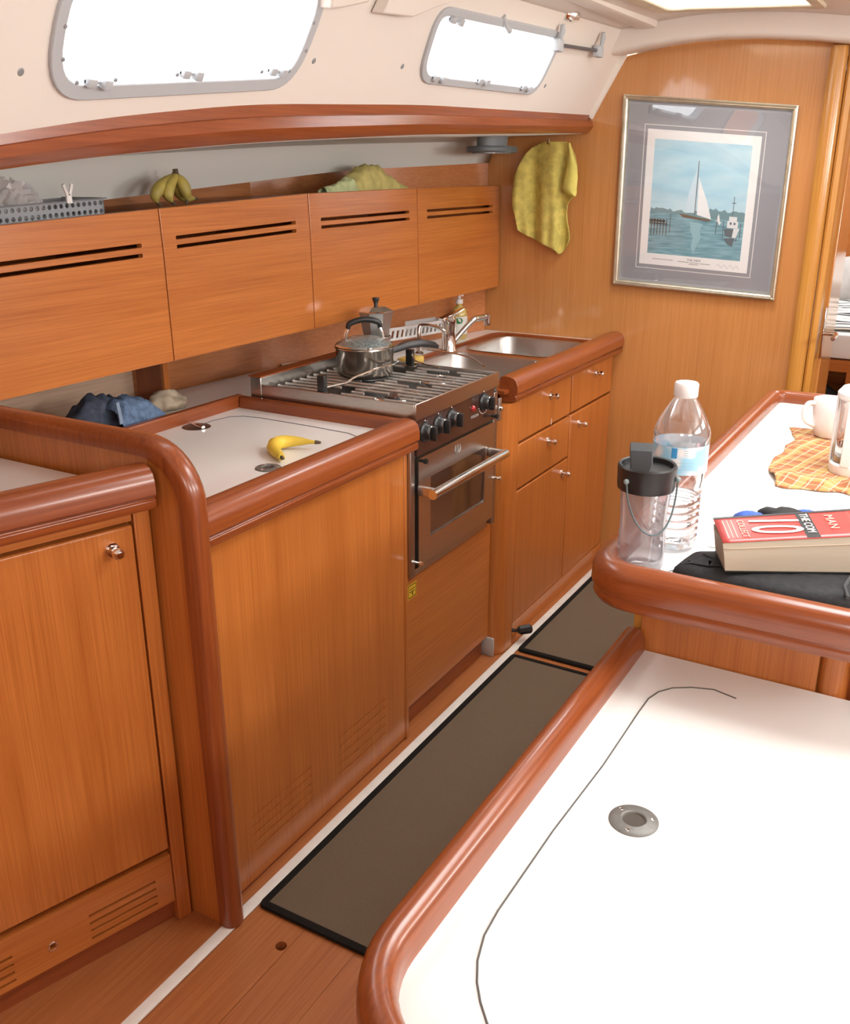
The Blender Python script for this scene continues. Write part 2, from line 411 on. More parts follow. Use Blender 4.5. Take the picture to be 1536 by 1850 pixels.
for px, py in ((112, 43), (108, 103), (133, 145), (203, 140), (315, 131), (468, 126), (518, 125), (548, 88), (562, 38)): screw(w1f, *onS(px, py))
for px, py in ((37, 130), (567, 110), (727, 120), (985, 155)): screw(wl, *onS(px, py), r=.007, d=0)
def latch(parent, y, s, wdt=.05):
    b = nb(); c = S(y, s, .012)
    R = Matrix((V((0, 1, 0)), nrm.cross(V((0, 1, 0))), nrm)).transposed()
    b2 = nb(); box(b2, -wdt/2, -wdt*.12, -.008, .008, -.006, .008, .003); box(b2, wdt*.15, wdt/2, -.009, .009, -.006, .010, .003); box(b2, -wdt/2, wdt/2, -.003, .002, -.006, 0)
    for v in b2.verts: v.co = c + R @ v.co
    join(b, b2); part('latch', b, greyframe, parent)
for px, py in ((168, 143), (337, 128), (493, 124)): latch(w1o, *onS(px, py))
for px, py in ((787, 138), (867, 143), (945, 155)): latch(w2o, *onS(px, py), .06)
latch(w2o, *onS(818, 33), .06)
# window stay: rod with two wing knobs
st = thing('window_stay', 'grey rod with two wing knobs beside the small window', 'window stay', S(*onS(1000, 70)))
a = S(*onS(998, 74), .022); c = S(*onS(1072, 86), .022)
bm = nb(); tube(bm, [a, c], .0055, 8); part('rod', bm, plain('dark_rod', (.16, .17, .19, 1), .4, .6), st)
for p0 in (a, c):
    bm = nb(); b2 = nb(); box(b2, -.012, .012, -.022, .022, -.02, .016, .005)
    for v in b2.verts: v.co = p0+v.co
    join(bm, b2); br = part('bracket', bm, greyframe, st)
    bm = nb(); tube(bm, [p0+V((.01, -.004, .012)), p0+V((.018, -.010, .035)), p0+V((.02, -.016, .052))], .009, 8, scale=[.7, 1.1, .8]); part('wing_knob', bm, greyframe, br)
p0 = S(*onS(908, 42), .012)
bm = nb(); tube(bm, [p0+V((0, -.02, .02)), p0, p0+V((0, .025, -.012))], .008, 8, scale=[1.1, .8, 1]); part('wing_knob', bm, greyframe, w2o)
# coachroof bulkhead edge bead
bm = nb(); sweep(bm, [S(YB-.008, -.01, .004), S(YB-.008, .20, .004)], [(-.012, -.006), (.012, -.006), (.012, .006), (-.012, .006)], V((0, 1, 0))); struct('trim_5', bm, cream)

# valance rail (mahogany) following the sheer
bm = nb(); rings = []
VP = [(-.0, .0), (.0, .004), (.012, .004), (.016, -.002), (.016, -.34), (.024, -.37), (.030, -.66), (.018, -.90), (.008, -1.0), (-.03, -1.0), (-.03, 0)]
yv = [-1.2+i*.1 for i in range(49)]
for y in yv:
    t, b_ = zt(y), zb(y); h_ = t-b_
    rings.append([bm.verts.new((-1.388+u, y, t+(v*h_ if v < 0 else v))) for u, v in VP])
for A, B in zip(rings[:-1], rings[1:]):
    for i in range(len(VP)): j = (i+1) % len(VP); bm.faces.new([A[i], A[j], B[j], B[i]])
bm.faces.new(rings[0]); bm.faces.new(rings[-1][::-1]); struct('trim_6', bm, mahY, smooth=30)
HX = [(-1.2, -2.18), (.2, -2.16), (2.0, -2.14), (2.5, -2.11), (3.03, -1.93), (3.6, -1.80)]
hx = lambda y: interp(y, HX)
# under-deck liner
bm = nb(); G = []
for y in yv:
    x1 = max(-1.87, hx(y)+.01); x1 = max(-1.94, hx(y)+.01); G.append([bm.verts.new((-1.402, y, zb(y)+.001)), bm.verts.new((x1+.10, y, zb(y)-.004)), bm.verts.new((x1+.03, y, zb(y)*.8+zl(y)*.2)), bm.verts.new((x1, y, zl(y)-.002)), bm.verts.new((x1-.004, y, zl(y)+.05)), bm.verts.new((hx(y)-.02, y, zl(y)+.06))])
for A, B in zip(G[:-1], G[1:]):
    for i in range(5): bm.faces.new([A[i], A[i+1], B[i+1], B[i]])
struct('wall_left_liner', bm, liner, solid=.006)
LQ = V((-1.66, 3.36, 0))
lp_ = thing('deckhead_lamp', 'flat dark grey oval lamp under the white side deck beside the yellow towel', 'lamp', (LQ.x, LQ.y, 1.61))
def oval(a, c, n=28): return [(LQ.x+a*math.cos(2*math.pi*i/n), LQ.y+c*math.sin(2*math.pi*i/n)) for i in range(n)]
part('lamp_body', prism(nb(), oval(.085, .13), 'z', 1.612, 1.634, .006), plain('lamp_grey', (.10, .12, .13, 1), .4), lp_)
part('lamp_mount', prism(nb(), oval(.05, .08), 'z', 1.634, zb(LQ.y)-.001), plain('lamp_stem', (.22, .23, .24, 1), .5), lp_)
part('lens', prism(nb(), oval(.065, .10), 'z', 1.609, 1.613), plain('lamp_lens', (.2, .23, .25, 1), .2), lp_)
# hull panel behind lockers and worktops
bm = nb()
for (ya, xa), (yb, xb) in zip(HX[:-1], HX[1:]):
    quad(bm, (xa, ya, 0), (xb, yb, 0), (xb, yb, 1.66), (xa, ya, 1.66))
struct('wall_left_hull', bm, wood('hull_lining', (.56, .22, .085, 1), (.44, .15, .05, 1), 'y', .3, .4, 40), smooth=0, solid=.012)

# ceiling, beam at the bulkhead, hatch
def zarc(x): return interp(x, [(-1.40, 1.915), (-1.28, 1.935), (-1.15, 1.955), (-1.0, 1.967), (-.9, 1.970), (-.77, 1.964), (-.6, 1.948), (-.48, 1.93), (-.2, 1.905), (.5, 1.88)])
bm = nb(); xs_ = [-1.31+i*.06 for i in range(31)]; R_ = []
for x in xs_:
    z = zarc(x); R_.append([bm.verts.new(q) for q in ((x, YB-.002, z), (x, YB-.10, z-.006), (x, YB-.125, z-.002), (x, YB-.135, z+.008), (x, YB-.150, z+.062), (x, YB-.165, z+.072), (x, YB-.002, z+.08))])
for A, B in zip(R_[:-1], R_[1:]):
    for i in range(7): j = (i+1) % 7; bm.faces.new([A[i], A[j], B[j], B[i]])
bm.faces.new(R_[0]); bm.faces.new(R_[-1][::-1]); struct('trim_7', bm, cream, smooth=50)
def zceil(x, y): return zarc(x)+.07+ (zt(min(y, 3.6))-zt(3.6))*max(0, min(1, (-.7-x)/.5))*1.0
bm = nb()
HT = (-1.0, -.555, 2.62, 3.26)   # visible hatch opening
HS = (-.36, .46, 1.38, 2.32)      # saloon hatch above
def cf(u, v, d): return V((u, v, zceil(u, v)+d))
gx = sorted(set([-1.27+.07*i for i in range(41)]+[HT[0], HT[1], HS[0], HS[1]])); gy = sorted(set([-1.0+.15*i for i in range(31)]+[HT[2], HT[3], HS[2], HS[3], YB-.14]))
gy = [y for y in gy if y <= YB-.139]
vc = {}
def cv(i, j):
    if (i, j) not in vc: vc[i, j] = bm.verts.new(cf(gx[i], gy[j], 0))
    return vc[i, j]
for i in range(len(gx)-1):
    for j in range(len(gy)-1):
        cx_, cy_ = (gx[i]+gx[i+1])/2, (gy[j]+gy[j+1])/2
        if any(h[0] < cx_ < h[1] and h[2] < cy_ < h[3] for h in (HT, HS)): continue
        bm.faces.new([cv(i, j), cv(i+1, j), cv(i+1, j+1), cv(i, j+1)])
struct('ceiling', bm, cream, solid=.01)
for k, hh in enumerate((HT, HS)):
    o = sempty('window_%d' % (k+3), ((hh[0]+hh[1])/2, hh[3], 2.03))
    lo = rrect(hh[0]-.03, hh[1]+.03, hh[2]-.03, hh[3]+.03, .07); li = rrect(hh[0]+.012, hh[1]-.012, hh[2]+.012, hh[3]-.012, .05)
    bm = nb(); ring_plate(bm, lo, li, lambda u, v, d: V((u, v, zceil(u, v)+d)), -.014, .05); part('window_frame', bm, plain('hatch_surround_%d' % k, (.72, .62, .45, 1), .5, noise_amt=1, noise_scale=25, dark=.8) if k == 0 else cream, o, bev=.006)
    bm = nb(); bm.faces.new([bm.verts.new((u, v, zceil(u, v)+.045)) for u, v in li]); part('pane', bm, pane, o, smooth=0)
# longitudinal step beside the hatch and two cream ribs over the side windows
bm = nb(); box(bm, -1.16, -1.09, 2.5, YB-.155, 2.0, 2.045, .012); struct('trim_8', bm, cream)
for k, pxs in enumerate(([(668, 22), (722, 29), (758, 14), (800, 0), (800, -25), (690, -25)], [(572, 14), (592, 12), (640, 2), (655, -20), (575, -20)])):
    bm = nb(); ysl = [onS(*q) for q in pxs]
    va = [bm.verts.new(S(y, s_, .002)) for y, s_ in ysl]; vb = [bm.verts.new(S(y, s_+.012, .035)) for y, s_ in ysl]
    bm.faces.new(va); bm.faces.new(vb[::-1]); n_ = len(va)
    for i in range(n_): bm.faces.new([va[i], va[(i+1) % n_], vb[(i+1) % n_], vb[i]])
    struct('trim_%d' % (9+k), bm, cream, bev=.004)
# small chrome downlight
dl = thing('ceiling_downlight', 'small round chrome downlight in the cream headlining above the small window', 'lamp', (-1.19, 3.07, 1.99))
p = onz(1028, 33, 1.985)
bm = nb(); lathe(bm, [(.0, .0), (.018, .0), (.021, -.006), (.030, -.008), (.034, 0), (.034, .012)], p, 24); part('bezel', bm, chrome, dl)
bm = nb(); lathe(bm, [(0, -.002), (.017, -.002), (.017, .002)], p, 20); part('bulb', bm, whiteP, dl)
# the rest of the saloon, behind and to the right of the viewer
bm = nb(); box(bm, 1.45, 1.48, -1.2, YB, 0, 1.55); box(bm, 1.45, 1.48, -1.2, YB, 1.80, 2.1)
for y in (-1.2, .4, 1.9, 3.3): box(bm, 1.45, 1.48, y, y+.45 if y < 3 else YB, 1.55, 1.80)
struct('wall_right', bm, cream)
bm = nb(); box(bm, -2.2, 0, -1.2, -1.17, 0, 2.1); box(bm, .7, 1.48, -1.2, -1.17, 0, 2.1); box(bm, 0, .7, -1.2, -1.17, 0, 1.55); struct('wall_back', bm, teakZ)
# forward cabin shell
bm = nb(); box(bm, -1.25, .9, 5.55, 5.58, 0, 2.1); struct('wall_cabin_front', bm, wood('cabin_wood', TE1, TE2, 'y'))
bm = nb(); box(bm, -1.25, -1.22, YB+.03, 5.55, 0, 2.1); struct('wall_cabin_left', bm, cream)
bm = nb(); box(bm, .9, .93, YB+.03, 5.55, 0, 2.1); struct('wall_cabin_right', bm, cream)
bm = nb(); plate(bm, (-1.25, .9), (YB+.03, 5.6), [(-.6, .1, 4.4, 5.1)], lambda u, v, d: V((u, v, 1.98+d)), .02); struct('ceiling_cabin', bm, cream)

# ================================================================== FURNITURE HELPERS
def xbox(x0, x1, y0, y1, z0, z1, bev=0): return box(nb(), x0, x1, y0, y1, z0, z1, bev)
def knob(parent, x, y, z, local=False, r=.0125):
    R = V((1, 0, 0)).to_track_quat('Z', 'Y').to_matrix()
    b = nb(); lathe(b, [(0, -.001), (r*1.15, -.001), (r*1.15, .003), (r*.95, .006), (r*.5, .007), (r*.45, .014), (r*.75, .017), (r*.86, .022), (r*.8, .029), (r*.5, .033), (0, .034)], (x, y, z), 20, R)
    return part('knob', b, chrome, parent, local=local)
def fill(outer, holes, fn):
    b = nb(); ed = []
    for lp in [outer]+holes:
        vs_ = [b.verts.new((p[0], p[1], 0)) for p in lp]; ed += [b.edges.new((vs_[i], vs_[(i+1) % len(vs_)])) for i in range(len(vs_))]
    bmesh.ops.triangle_fill(b, use_beauty=True, use_dissolve=False, edges=ed)
    for v in b.verts: v.co = fn(v.co.x, v.co.y)
    return b
def slots(y0, y1, zs, h): return [(y0, y1, z-h/2, z+h/2) for z in zs]
def xplate(x, y, z, holes, th): return plate(nb(), y, z, holes, lambda u, v, d: V((x-d, u, v)), th)

# ------------------------------------------------ aft galley unit (angled)
AN = -math.atan2(.125, .40); A0 = (-1.275, 1.172, 0)
ac = thing('galley_cabinet', 'teak galley cabinet with one tall door, chrome knob and slotted kick panel', 'cabinet', A0, AN)
lw = lambda x, y: (Matrix.Translation(V(A0)) @ Matrix.Rotation(AN, 4, 'Z')) @ V((x, y, 0))
def wpoly(xf): a, b_ = lw(xf, -.95), lw(xf, 0); return [(b_.x + (1.168-b_.y)*0, min(1.168, b_.y)), (a.x, a.y), (-2.1, a.y), (-2.1, 1.168)]
part('body', prism(nb(), wpoly(-.03), 'z', .06, .965), teakZ, ac, smooth=0)
part('toe_kick', prism(nb(), wpoly(-.022), 'z', 0, .055), mahY, ac, smooth=0)
part('stile', xbox(-.03, -.001, -.034, -.002, .0, .965), teakZ, ac, local=True, bev=.002)
part('top_rail', xbox(-.03, -.004, -.95, -.036, .938, .965), teakY, ac, local=True, bev=.002)
dr = part('door', xbox(-.026, 0, -.80, -.038, .196, .932), teakZ, ac, local=True, bev=.004)
knob(dr, 0, -.082, .893, local=True, r=.013)
zs = [.072, .091, .110, .129]
vp = part('vent_panel', xplate(-.004, (-.95, -.036), (.056, .178), slots(-.222, -.075, zs, .006)+slots(-.52, -.375, zs, .006)+[(-.3045, -.2935, .0975, .1085)], .018), teakY, ac, local=True, smooth=0)
b = nb(); R_x = V((1, 0, 0)).to_track_quat('Z', 'Y').to_matrix()
lathe(b, [(.008, -.001), (.008, .0015), (.0105, .0015), (.0115, 0), (.0115, -.004)], (-.004, -.299, .103), 20, R_x); part('latch_ring', b, chrome, vp, local=True)
aw = thing('worktop', 'white worktop with varnished mahogany edge on the angled cabinet', 'worktop', A0, AN)
part('surface', prism(nb(), wpoly(.0), 'z', .967, .992), white, aw, smooth=0)
b = nb(); sweep(b, [(0, -.95, 0), (0, -.006, 0)], rail_prof(.042, .966)); part('edge_rail', b, mahY, aw, local=True, bev=.004)

# ------------------------------------------------ partition
pt = thing('partition', 'teak partition with thick rounded mahogany capping between the two worktops', 'partition', (-1.2, 1.195, 0))
R0 = .10; xo, zo = -1.190, 1.068; cpx, cpz = xo-R0, zo-R0
arcp = [(cpx+R0*math.cos(math.radians(a)), cpz+R0*math.sin(math.radians(a))) for a in range(0, 91, 9)]
pl = [(-2.12, 0), (xo, 0)]+arcp+[(-2.12, zo)]
part('panel', prism(nb(), pl, 'y', 1.180, 1.212), teakZ, pt, smooth=30)
path = [(-2.12, 1.196, zo)]+[(x, 1.196, z) for x, z in arcp[::-1]]+[(xo, 1.196, .5), (xo+.006, 1.196, .004)]
hw = .024
cp = [(-hw, -.012), (-hw, .008), (-hw*.8, .018), (-hw*.4, .024), (0, .025), (hw*.4, .024), (hw*.8, .018), (hw, .008), (hw, -.012)]
b = nb(); pv = [V(p) for p in path]; rings = []
for i, p in enumerate(pv):
    t0 = (p-pv[i-1]).normalized() if i else (pv[1]-p).normalized(); t1 = (pv[i+1]-p).normalized() if i < len(pv)-1 else t0
    t = (t0+t1).normalized(); nn = V((-t.z, 0, t.x)); nn = nn if (nn.x >= -1e-6 and nn.z >= -.2) else -nn
    rings.append([b.verts.new(p+V((0, u, 0))+nn*v) for u, v in cp])
for A, B in zip(rings[:-1], rings[1:]):
    for i in range(len(cp)): j = (i+1) % len(cp); b.faces.new([A[i], A[j], B[j], B[i]])
b.faces.new(rings[0]); b.faces.new(rings[-1][::-1])
part('capping', b, mahZ, pt, smooth=40)

# ------------------------------------------------ fridge unit
fc = thing('fridge_cabinet', 'teak fridge cabinet front with two groups of thin slots near the floor', 'cabinet', (XF, 1.62, 0))
z1 = [.085, .108, .131, .154, .178]; z2 = [.085, .111, .138, .165, .192]
part('front_panel', xplate(XF, (1.224, 1.984), (.012, .872), slots(1.318, 1.541, z1, .0042)+slots(1.66, 1.88, z2, .0042), .008), teakZ, fc, smooth=0)
part('panel_backing', xbox(XF-.03, XF-.0062, 1.224, 1.984, .012, .872), mahY, fc)
part('corner_strip', xbox(XF-.03, XF+.003, 1.985, 2.0, .004, .872), teakZ, fc, bev=.003)
part('base_strip', xbox(XF-.03, XF-.004, 1.224, 1.984, 0, .011), mahY, fc)
part('side_panel', xbox(-1.80, XF-.032, 1.982, 1.993, .0, .871), teakX, fc)
fw = thing('fridge_worktop', 'white fridge top with round latch between mahogany fiddles', 'worktop', (-1.5, 1.62, SURF))
part('surface', xbox(-1.775, XF+.012, 1.213, 1.996, SURF-.022, SURF), white, fw)
b = nb(); sweep(b, [(XF, 1.216, 0), (XF, 2.006, 0)], rail_prof(.034, .872)); part('front_fiddle', b, mahY, fw, bev=.005)
part('back_fiddle', xbox(-1.79, -1.770, 1.213, 2.016, SURF-.03, .950), mahY, fw, bev=.004)
part('side_fiddle', xbox(-1.768, XF-.022, 1.994, 2.013, SURF-.03, .949), mahX, fw, bev=.004)
sm = [onz(px, py, SURF+.0004) for px, py in ((355, 771), (385, 760), (415, 753), (440, 752), (470, 755), (560, 770), (630, 783), (645, 789), (652, 797))]
b = nb(); tube(b, sm, .0012, 6); part('lid_seam', b, plain('seam_grey', (.10, .10, .10, 1), .6), fw)
def deck_latch(parent, c, r, n=28):
    b = nb(); lathe(b, [(r*.44, .0004), (r*.47, .003), (r*.53, .0042), (r*.60, .0036), (r*.92, .0032), (r, .0012), (r, -.002)], c, n); o = part('latch', b, plain('tarnished_alloy', (.20, .195, .18, 1), .5, .35, noise_amt=.8, noise_scale=120, dark=.75), parent)
    b = nb(); lathe(b, [(r*.46, -.001), (r*.46, .0008), (0, .0006)], c, n); part('latch_well', b, plain('latch_bronze', (.08, .065, .05, 1), .5, .3), o)
    for k in range(3):
        a = .5+k*2.1; p = V(c)+V((r*.75*math.cos(a), r*.75*math.sin(a), .0033))
        b = nb(); lathe(b, [(r*.10, 0), (r*.09, .0006), (0, .0003)], p, 10); part('screw', b, chrome, o)
    return o
deck_latch(fw, onz(485, 846, SURF), .030)
c = onz(355, 771, SURF)
b = nb(); lathe(b, [(0, .001), (.036, .001), (.038, 0), (.038, -.003)], c, 28, sq=lambda a: 1); hg = part('hinge_plate', b, plain('bronzed_plate', (.20, .13, .09, 1), .35, .7), fw)
b = nb(); cyl(b, c+V((-.03, .012, .003)), c+V((.03, -.006, .003)), .005, 10); part('hinge_pin', b, chrome, hg)
# white ledge behind fridge, stove
lg = thing('back_ledge', 'narrow white ledge along the hull behind the fridge top and stove', 'worktop', (-1.95, 1.9, .9))
b = nb(); prism(b, [(-1.792, 1.214), (-1.792, 2.56), (hx(2.56)+.012, 2.56), (hx(2.0)+.012, 2.0), (hx(1.2)+.012, 1.214)], 'z', .885, .905); part('surface', b, white, lg, smooth=0)
nd = thing('niche_divider', 'dark wooden divider panel standing on the ledge beside the blue jeans', 'divider', (-2.06, 1.955, .905))
part('panel', xbox(-2.115, -2.012, 1.945, 1.962, .905, 1.098), mahZ, nd); part('edge_strip', xbox(-2.012, -2.000, 1.943, 1.964, .905, 1.098), teakZ, nd, bev=.002)
b = nb(); quad(b, (hx(1.21)+.009, 1.214, .905), (hx(1.94)+.009, 1.944, .905), (hx(1.94)+.009, 1.944, 1.1), (hx(1.21)+.009, 1.214, 1.1))
tag(part('lining_board', b, palewood, smooth=0, solid=.004), 'pale bare wood back board of the niche behind the blue jeans', 'panel')
b = nb(); yy = [1.966, 2.5, 3.03, 3.59]
for ya, yb in zip(yy[:-1], yy[1:]): quad(b, (hx(ya)+.010, ya, .915 if yb > 2.6 else .905), (hx(yb)+.010, yb, .916), (hx(yb)+.010, yb, 1.1), (hx(ya)+.010, ya, 1.1))
tag(part('backsplash', b, wood('splash_wood', (.56, .22, .085, 1), (.44, .15, .05, 1), 'y', .3, .4, 40), smooth=0, solid=.004), 'reddish wooden backsplash under the overhead lockers behind the stove', 'panel')

# ------------------------------------------------ stove
sv = thing('gimballed_stove', 'stainless steel gimballed cooker with three burners and oven', 'cooker', (-1.47, 2.27, .5))
Y0, Y1 = 2.022, 2.512
XS = -1.200
part('oven_body', xbox(-1.70, XS-.018, Y0+.02, Y1-.02, .535, .935), steel, sv, bev=.004)
part('hob_top', xbox(-1.70, XS-.006, Y0+.006, Y1-.006, .936, .947), plain('worn_hob_steel', (.15, .145, .135, 1), .5, .6, noise_amt=1, noise_scale=25, dark=.5), sv)
part('front_flange', xbox(XS-.006, XS, Y0, Y1, .942, .986), steel, sv, bev=.0015)
part('side_rail', xbox(-1.705, XS-.006, Y0, Y0+.004, .925, .984), steel, sv, bev=.001)
part('side_rail', xbox(-1.705, XS-.006, Y1-.004, Y1, .925, .984), steel, sv, bev=.001)
part('back_guard', xbox(-1.745, -1.706, Y0-.001, Y1, .925, 1.003), steel, sv, bev=.002)
part('guard_top', xbox(-1.747, -1.704, Y0-.003, Y1+.002, 1.003, 1.007), mahY, sv)
bars = 14
barM = plain('grate_steel', (.62, .61, .58, 1), .42, .75, noise_amt=.6, noise_scale=60, dark=.7)
for i in range(bars):
    y = Y0+.022+i*(Y1-Y0-.044)/(bars-1)
    segs = [(-1.69, -1.215)] if i % 5 in (0, 4) else [(-1.69, -1.56), (-1.46, -1.42), (-1.30, -1.215)] if i % 5 == 2 else [(-1.69, -1.52), (-1.47, -1.36), (-1.33, -1.215)]
    for a, c in segs: part('grate_bar', tube(nb(), [(a, y, .972), (c, y, .972)], .0042, 8), barM, sv)
for x in (-1.685, -1.45, -1.222): part('grate_cross_bar', tube(nb(), [(x, Y0+.012, .966), (x, Y1-.012, .966)], .004, 8), chrome, sv)
for (x, y, r) in ((-1.34, 2.15, .050), (-1.34, 2.39, .042), (-1.57, 2.36, .048)):
    b = nb(); lathe(b, [(r*1.15, .0005), (r*1.15, .006), (r*.9, .008), (r*.85, .016), (r*.3, .018), (0, .018)], (x, y, .947), 24); bu = part('burner', b, plain('burner_alloy', (.30, .29, .28, 1), .45, .9, noise_amt=.8, noise_scale=60, dark=.6), sv)
    b = nb(); lathe(b, [(r*.6, .018), (r*.58, .024), (0, .025)], (x, y, .947), 20); part('burner_cap', b, blackEn, bu)
    b = nb(); pth = [(x+r*1.35*math.cos(a), y+r*1.35*math.sin(a), .968) for a in [k*math.pi/14 for k in range(-10, 11)]]; tube(b, pth, .0035, 8); part('pan_support', b, chrome, bu)
b = nb(); prism(b, [(XS-.012, .846), (XS+.001, .846), (XS-.003, .942), (XS-.012, .942)], 'y', Y0+.006, Y1-.026); cpn = part('control_panel', b, plain('brown_black_panel', (.050, .022, .016, 1), .25, coat=.4), sv, bev=.001)
def stove_knob(y, z, r=.0215):
    b = nb(); lathe(b, [(r*1.25, 0), (r*1.25, .004), (r*1.08, .007), (r, .010), (r*.94, .020), (r*.85, .022), (0, .022)], (XS-.002, y, z), 28, R_x)
    k = part('knob', b, blackP, cpn)
    b = nb(); box(b, XS+.016, XS+.036, y-.0055, y+.0055, z-r*.95, z+r*.85, .003); part('grip', b, blackP, k)
    b = nb(); tube(b, [(XS+.022, y+r*.86*math.cos(t), z+r*.86*math.sin(t)) for t in [k2*math.pi/12 for k2 in range(-2, 15)]], .0009, 6); part('chrome_ring', b, chrome, k)
    b = nb(); cyl(b, (XS-.001, y, z+r*1.45), (XS+.0005, y, z+r*1.45), .0018, 8); part('index_dot', b, whiteP, cpn)
    return k
for y, z in ((2.070, .903), (2.142, .906), (2.216, .908), (2.412, .914)): stove_knob(y, z)
b = nb()
for k in range(9):
    a = math.radians(205+k*16); cyl(b, (XS, 2.412+.034*math.cos(a), .914+.034*math.sin(a)), (XS+.0006, 2.412+.034*math.cos(a), .914+.034*math.sin(a)), .0016, 8)
part('dial_marks', b, whiteP, cpn)
b = nb(); lathe(b, [(0, .008), (.006, .007), (.009, .003), (.010, 0)][::-1], (XS-.001, 2.345, .908), 18, R_x); part('red_indicator', b, plain('red_lens', (.35, .008, .012, 1), .15, coat=.5), cpn)
text('brand_lettering', 'FORCE10', .0115, (XS+.0012, 2.352, .884), (0, 1, 0), (0, 0, 1), plain('print_white', (.45, .42, .40, 1), .5), cpn)
for y, z in ((2.040, .833), (2.462, .862)):
    b = nb(); tube(b, [(XS, y, z), (XS+.012, y, z), (XS+.016, y, z), (XS+.024, y, z)], .007, 10, scale=[.6, .6, 1, 1]); part('door_catch', b, blackP, sv)
part('oven_door', plate(nb(), (Y0+.014, Y1-.024), (.530, .838), [(2.100, 2.428, .600, .772)], lambda u, v, d: V((XS-d, u, v)), .012), steel, sv, smooth=0)
part('oven_glass', xbox(XS-.010, XS-.0055, 2.098, 2.430, .598, .774), plain('smoked_oven_glass', (.030, .022, .018, 1), .05, coat=1, spec=.8), sv)
p1 = V((-1.148, 2.018, .752)); p2 = V((-1.148, 2.462, .752))
hd = part('door_handle', tube(nb(), [p1, p2], .0135, 16), chrome, sv, smooth=50)
for y in (2.034, 2.452): part('handle_bracket', xbox(XS, -1.150, y-.006, y+.006, .738, .766, .003), steel, hd)
b = nb()
for k in (-1, 0, 1):
    c0 = V((XS+.0005, 2.253+.009*k, .812)); tube(b, [c0+V((0, 0, -.012)), c0+V((0, .006*k, -.002)), c0+V((0, .003*k, .012))], .0022, 6, scale=[1, 1.3, .3])
part('flame_mark', b, plain('etched_mark', (.42, .40, .37, 1), .5, .6), sv)
for y0, y1 in ((2.0015, 2.0235), (Y1-.022, Y1+.002)):
    pm = part('side_post', xbox(XS-.05, XS-.004, y0, y1, .505, .925), plain('post_steel', (.46, .43, .40, 1), .35, 1), sv, bev=.002)
for y, z in ((2.022, .548), (Y1-.006, .655)):
    b = nb(); tube(b, [(XS-.004, y, z), (XS+.010, y, z), (XS+.012, y, z), (XS+.020, y, z)], .007, 10, scale=[.5, .5, 1, .8]); part('side_bolt', b, chrome, sv)
b = nb(); box(b, XS-.012, XS-.004, 2.525, 2.545, .83, .90, .002); gb = part('gimbal_plate', b, alum, sv)
part('gimbal_pin', cyl(nb(), (XS-.004, 2.534, .868), (XS+.006, 2.534, .868), .006), chrome, gb)
part('drip_tray', xbox(XS-.10, XS-.016, 2.03, Y1-.03, .498, .516), steel, sv)
# base panel under the stove
sp = thing('stove_base_panel', 'plain teak panel under the cooker with a small yellow sticker', 'panel', (-1.235, 2.27, 0))
part('panel', xbox(-1.255, -1.232, 2.003, 2.546, .078, .496), teakY, sp, bev=.003)
part('toe_kick', xbox(-1.275, -1.256, 2.003, 2.546, 0, .077), mahY, sp)
c = onx(745, 1067, -1.231)
stk = part('sticker', xbox(-1.232, -1.2312, c.y-.024, c.y+.024, c.z-.022, c.z+.022), plain('sticker_yellow', (.72, .46, .03, 1), .5), sp)
b = nb()
for z_ in (c.z+.018, c.z-.018): box(b, -1.2312, -1.2308, c.y-.021, c.y+.021, z_-.0015, z_+.0015)
for y_ in (c.y-.020, c.y+.020): box(b, -1.2312, -1.2308, y_-.0012, y_+.0012, c.z-.018, c.z+.018)
for z_ in (c.z+.006, c.z-.002): box(b, -1.2312, -1.2308, c.y-.014, c.y+.014, z_-.0015, z_+.0015)
box(b, -1.2312, -1.2308, c.y-.002, c.y+.004, c.z-.013, c.z-.004)
part('sticker_print', b, plain('print_brown', (.10, .06, .01, 1), .6), stk)

# ------------------------------------------------ sink unit
po = thing('corner_post', 'rounded teak corner post between cooker and drawers', 'post', (-1.22, 2.63, 0))
cr = .05
pr = [(-1.50, 2.562), (-1.245, 2.562)]+[(-1.245+cr*math.sin(math.radians(a)), 2.612-cr*math.cos(math.radians(a))) for a in range(0, 91, 9)]+[(-1.195, 2.655), (-1.206, 2.672), (XF-.006, 2.694), (-1.50, 2.694)]
part('post', prism(nb(), pr, 'z', .002, .871), teakZ, po, smooth=30)
part('white_foot', xbox(-1.262, -1.214, 2.553, 2.561, 0, .070, .004), plain('foot_grey', (.45, .42, .38, 1), .5), po)
sk = thing('sink_cabinet', 'teak sink cabinet with three drawers and two doors, chrome knobs', 'cabinet', (XF, 3.14, 0))
part('carcass_front', xbox(XF-.05, XF-.017, 2.695, YB-.002, .0, .872), mahZ, sk)
part('base_strip', xbox(XF-.016, XF-.001, 2.697, YB-.004, .0, .062), teakY, sk, bev=.002)
part('end_stile', xbox(XF-.016, XF-.004, 3.586, YB-.003, .064, .872), teakZ, sk)
def front(name, y0, y1, z0, z1, ky, kz):
    o = part(name, xbox(XF-.0165, XF+.001, y0, y1, z0, z1), teakZ, sk, bev=.0035); knob(o, XF+.001, ky, kz); return o
front('drawer', 2.702, 3.146, .718, .864, 2.954, .823)
front('drawer', 2.702, 3.146, .556, .709, 2.953, .662)
front('door', 2.702, 3.150, .066, .548, 3.099, .504)
front('drawer', 3.158, 3.582, .718, .864, 3.394, .823)
front('door', 3.158, 3.582, .066, .709, 3.247, .659)
part('tally_mark', xbox(XF+.0008, XF+.0014, 2.972, 2.976, .716, .738), whiteP, sk)
sw = thing('sink_worktop', 'white and mahogany sink top with two stainless steel basins', 'worktop', (-1.5, 3.1, SURF))
XL = -1.708; YL = 3.535
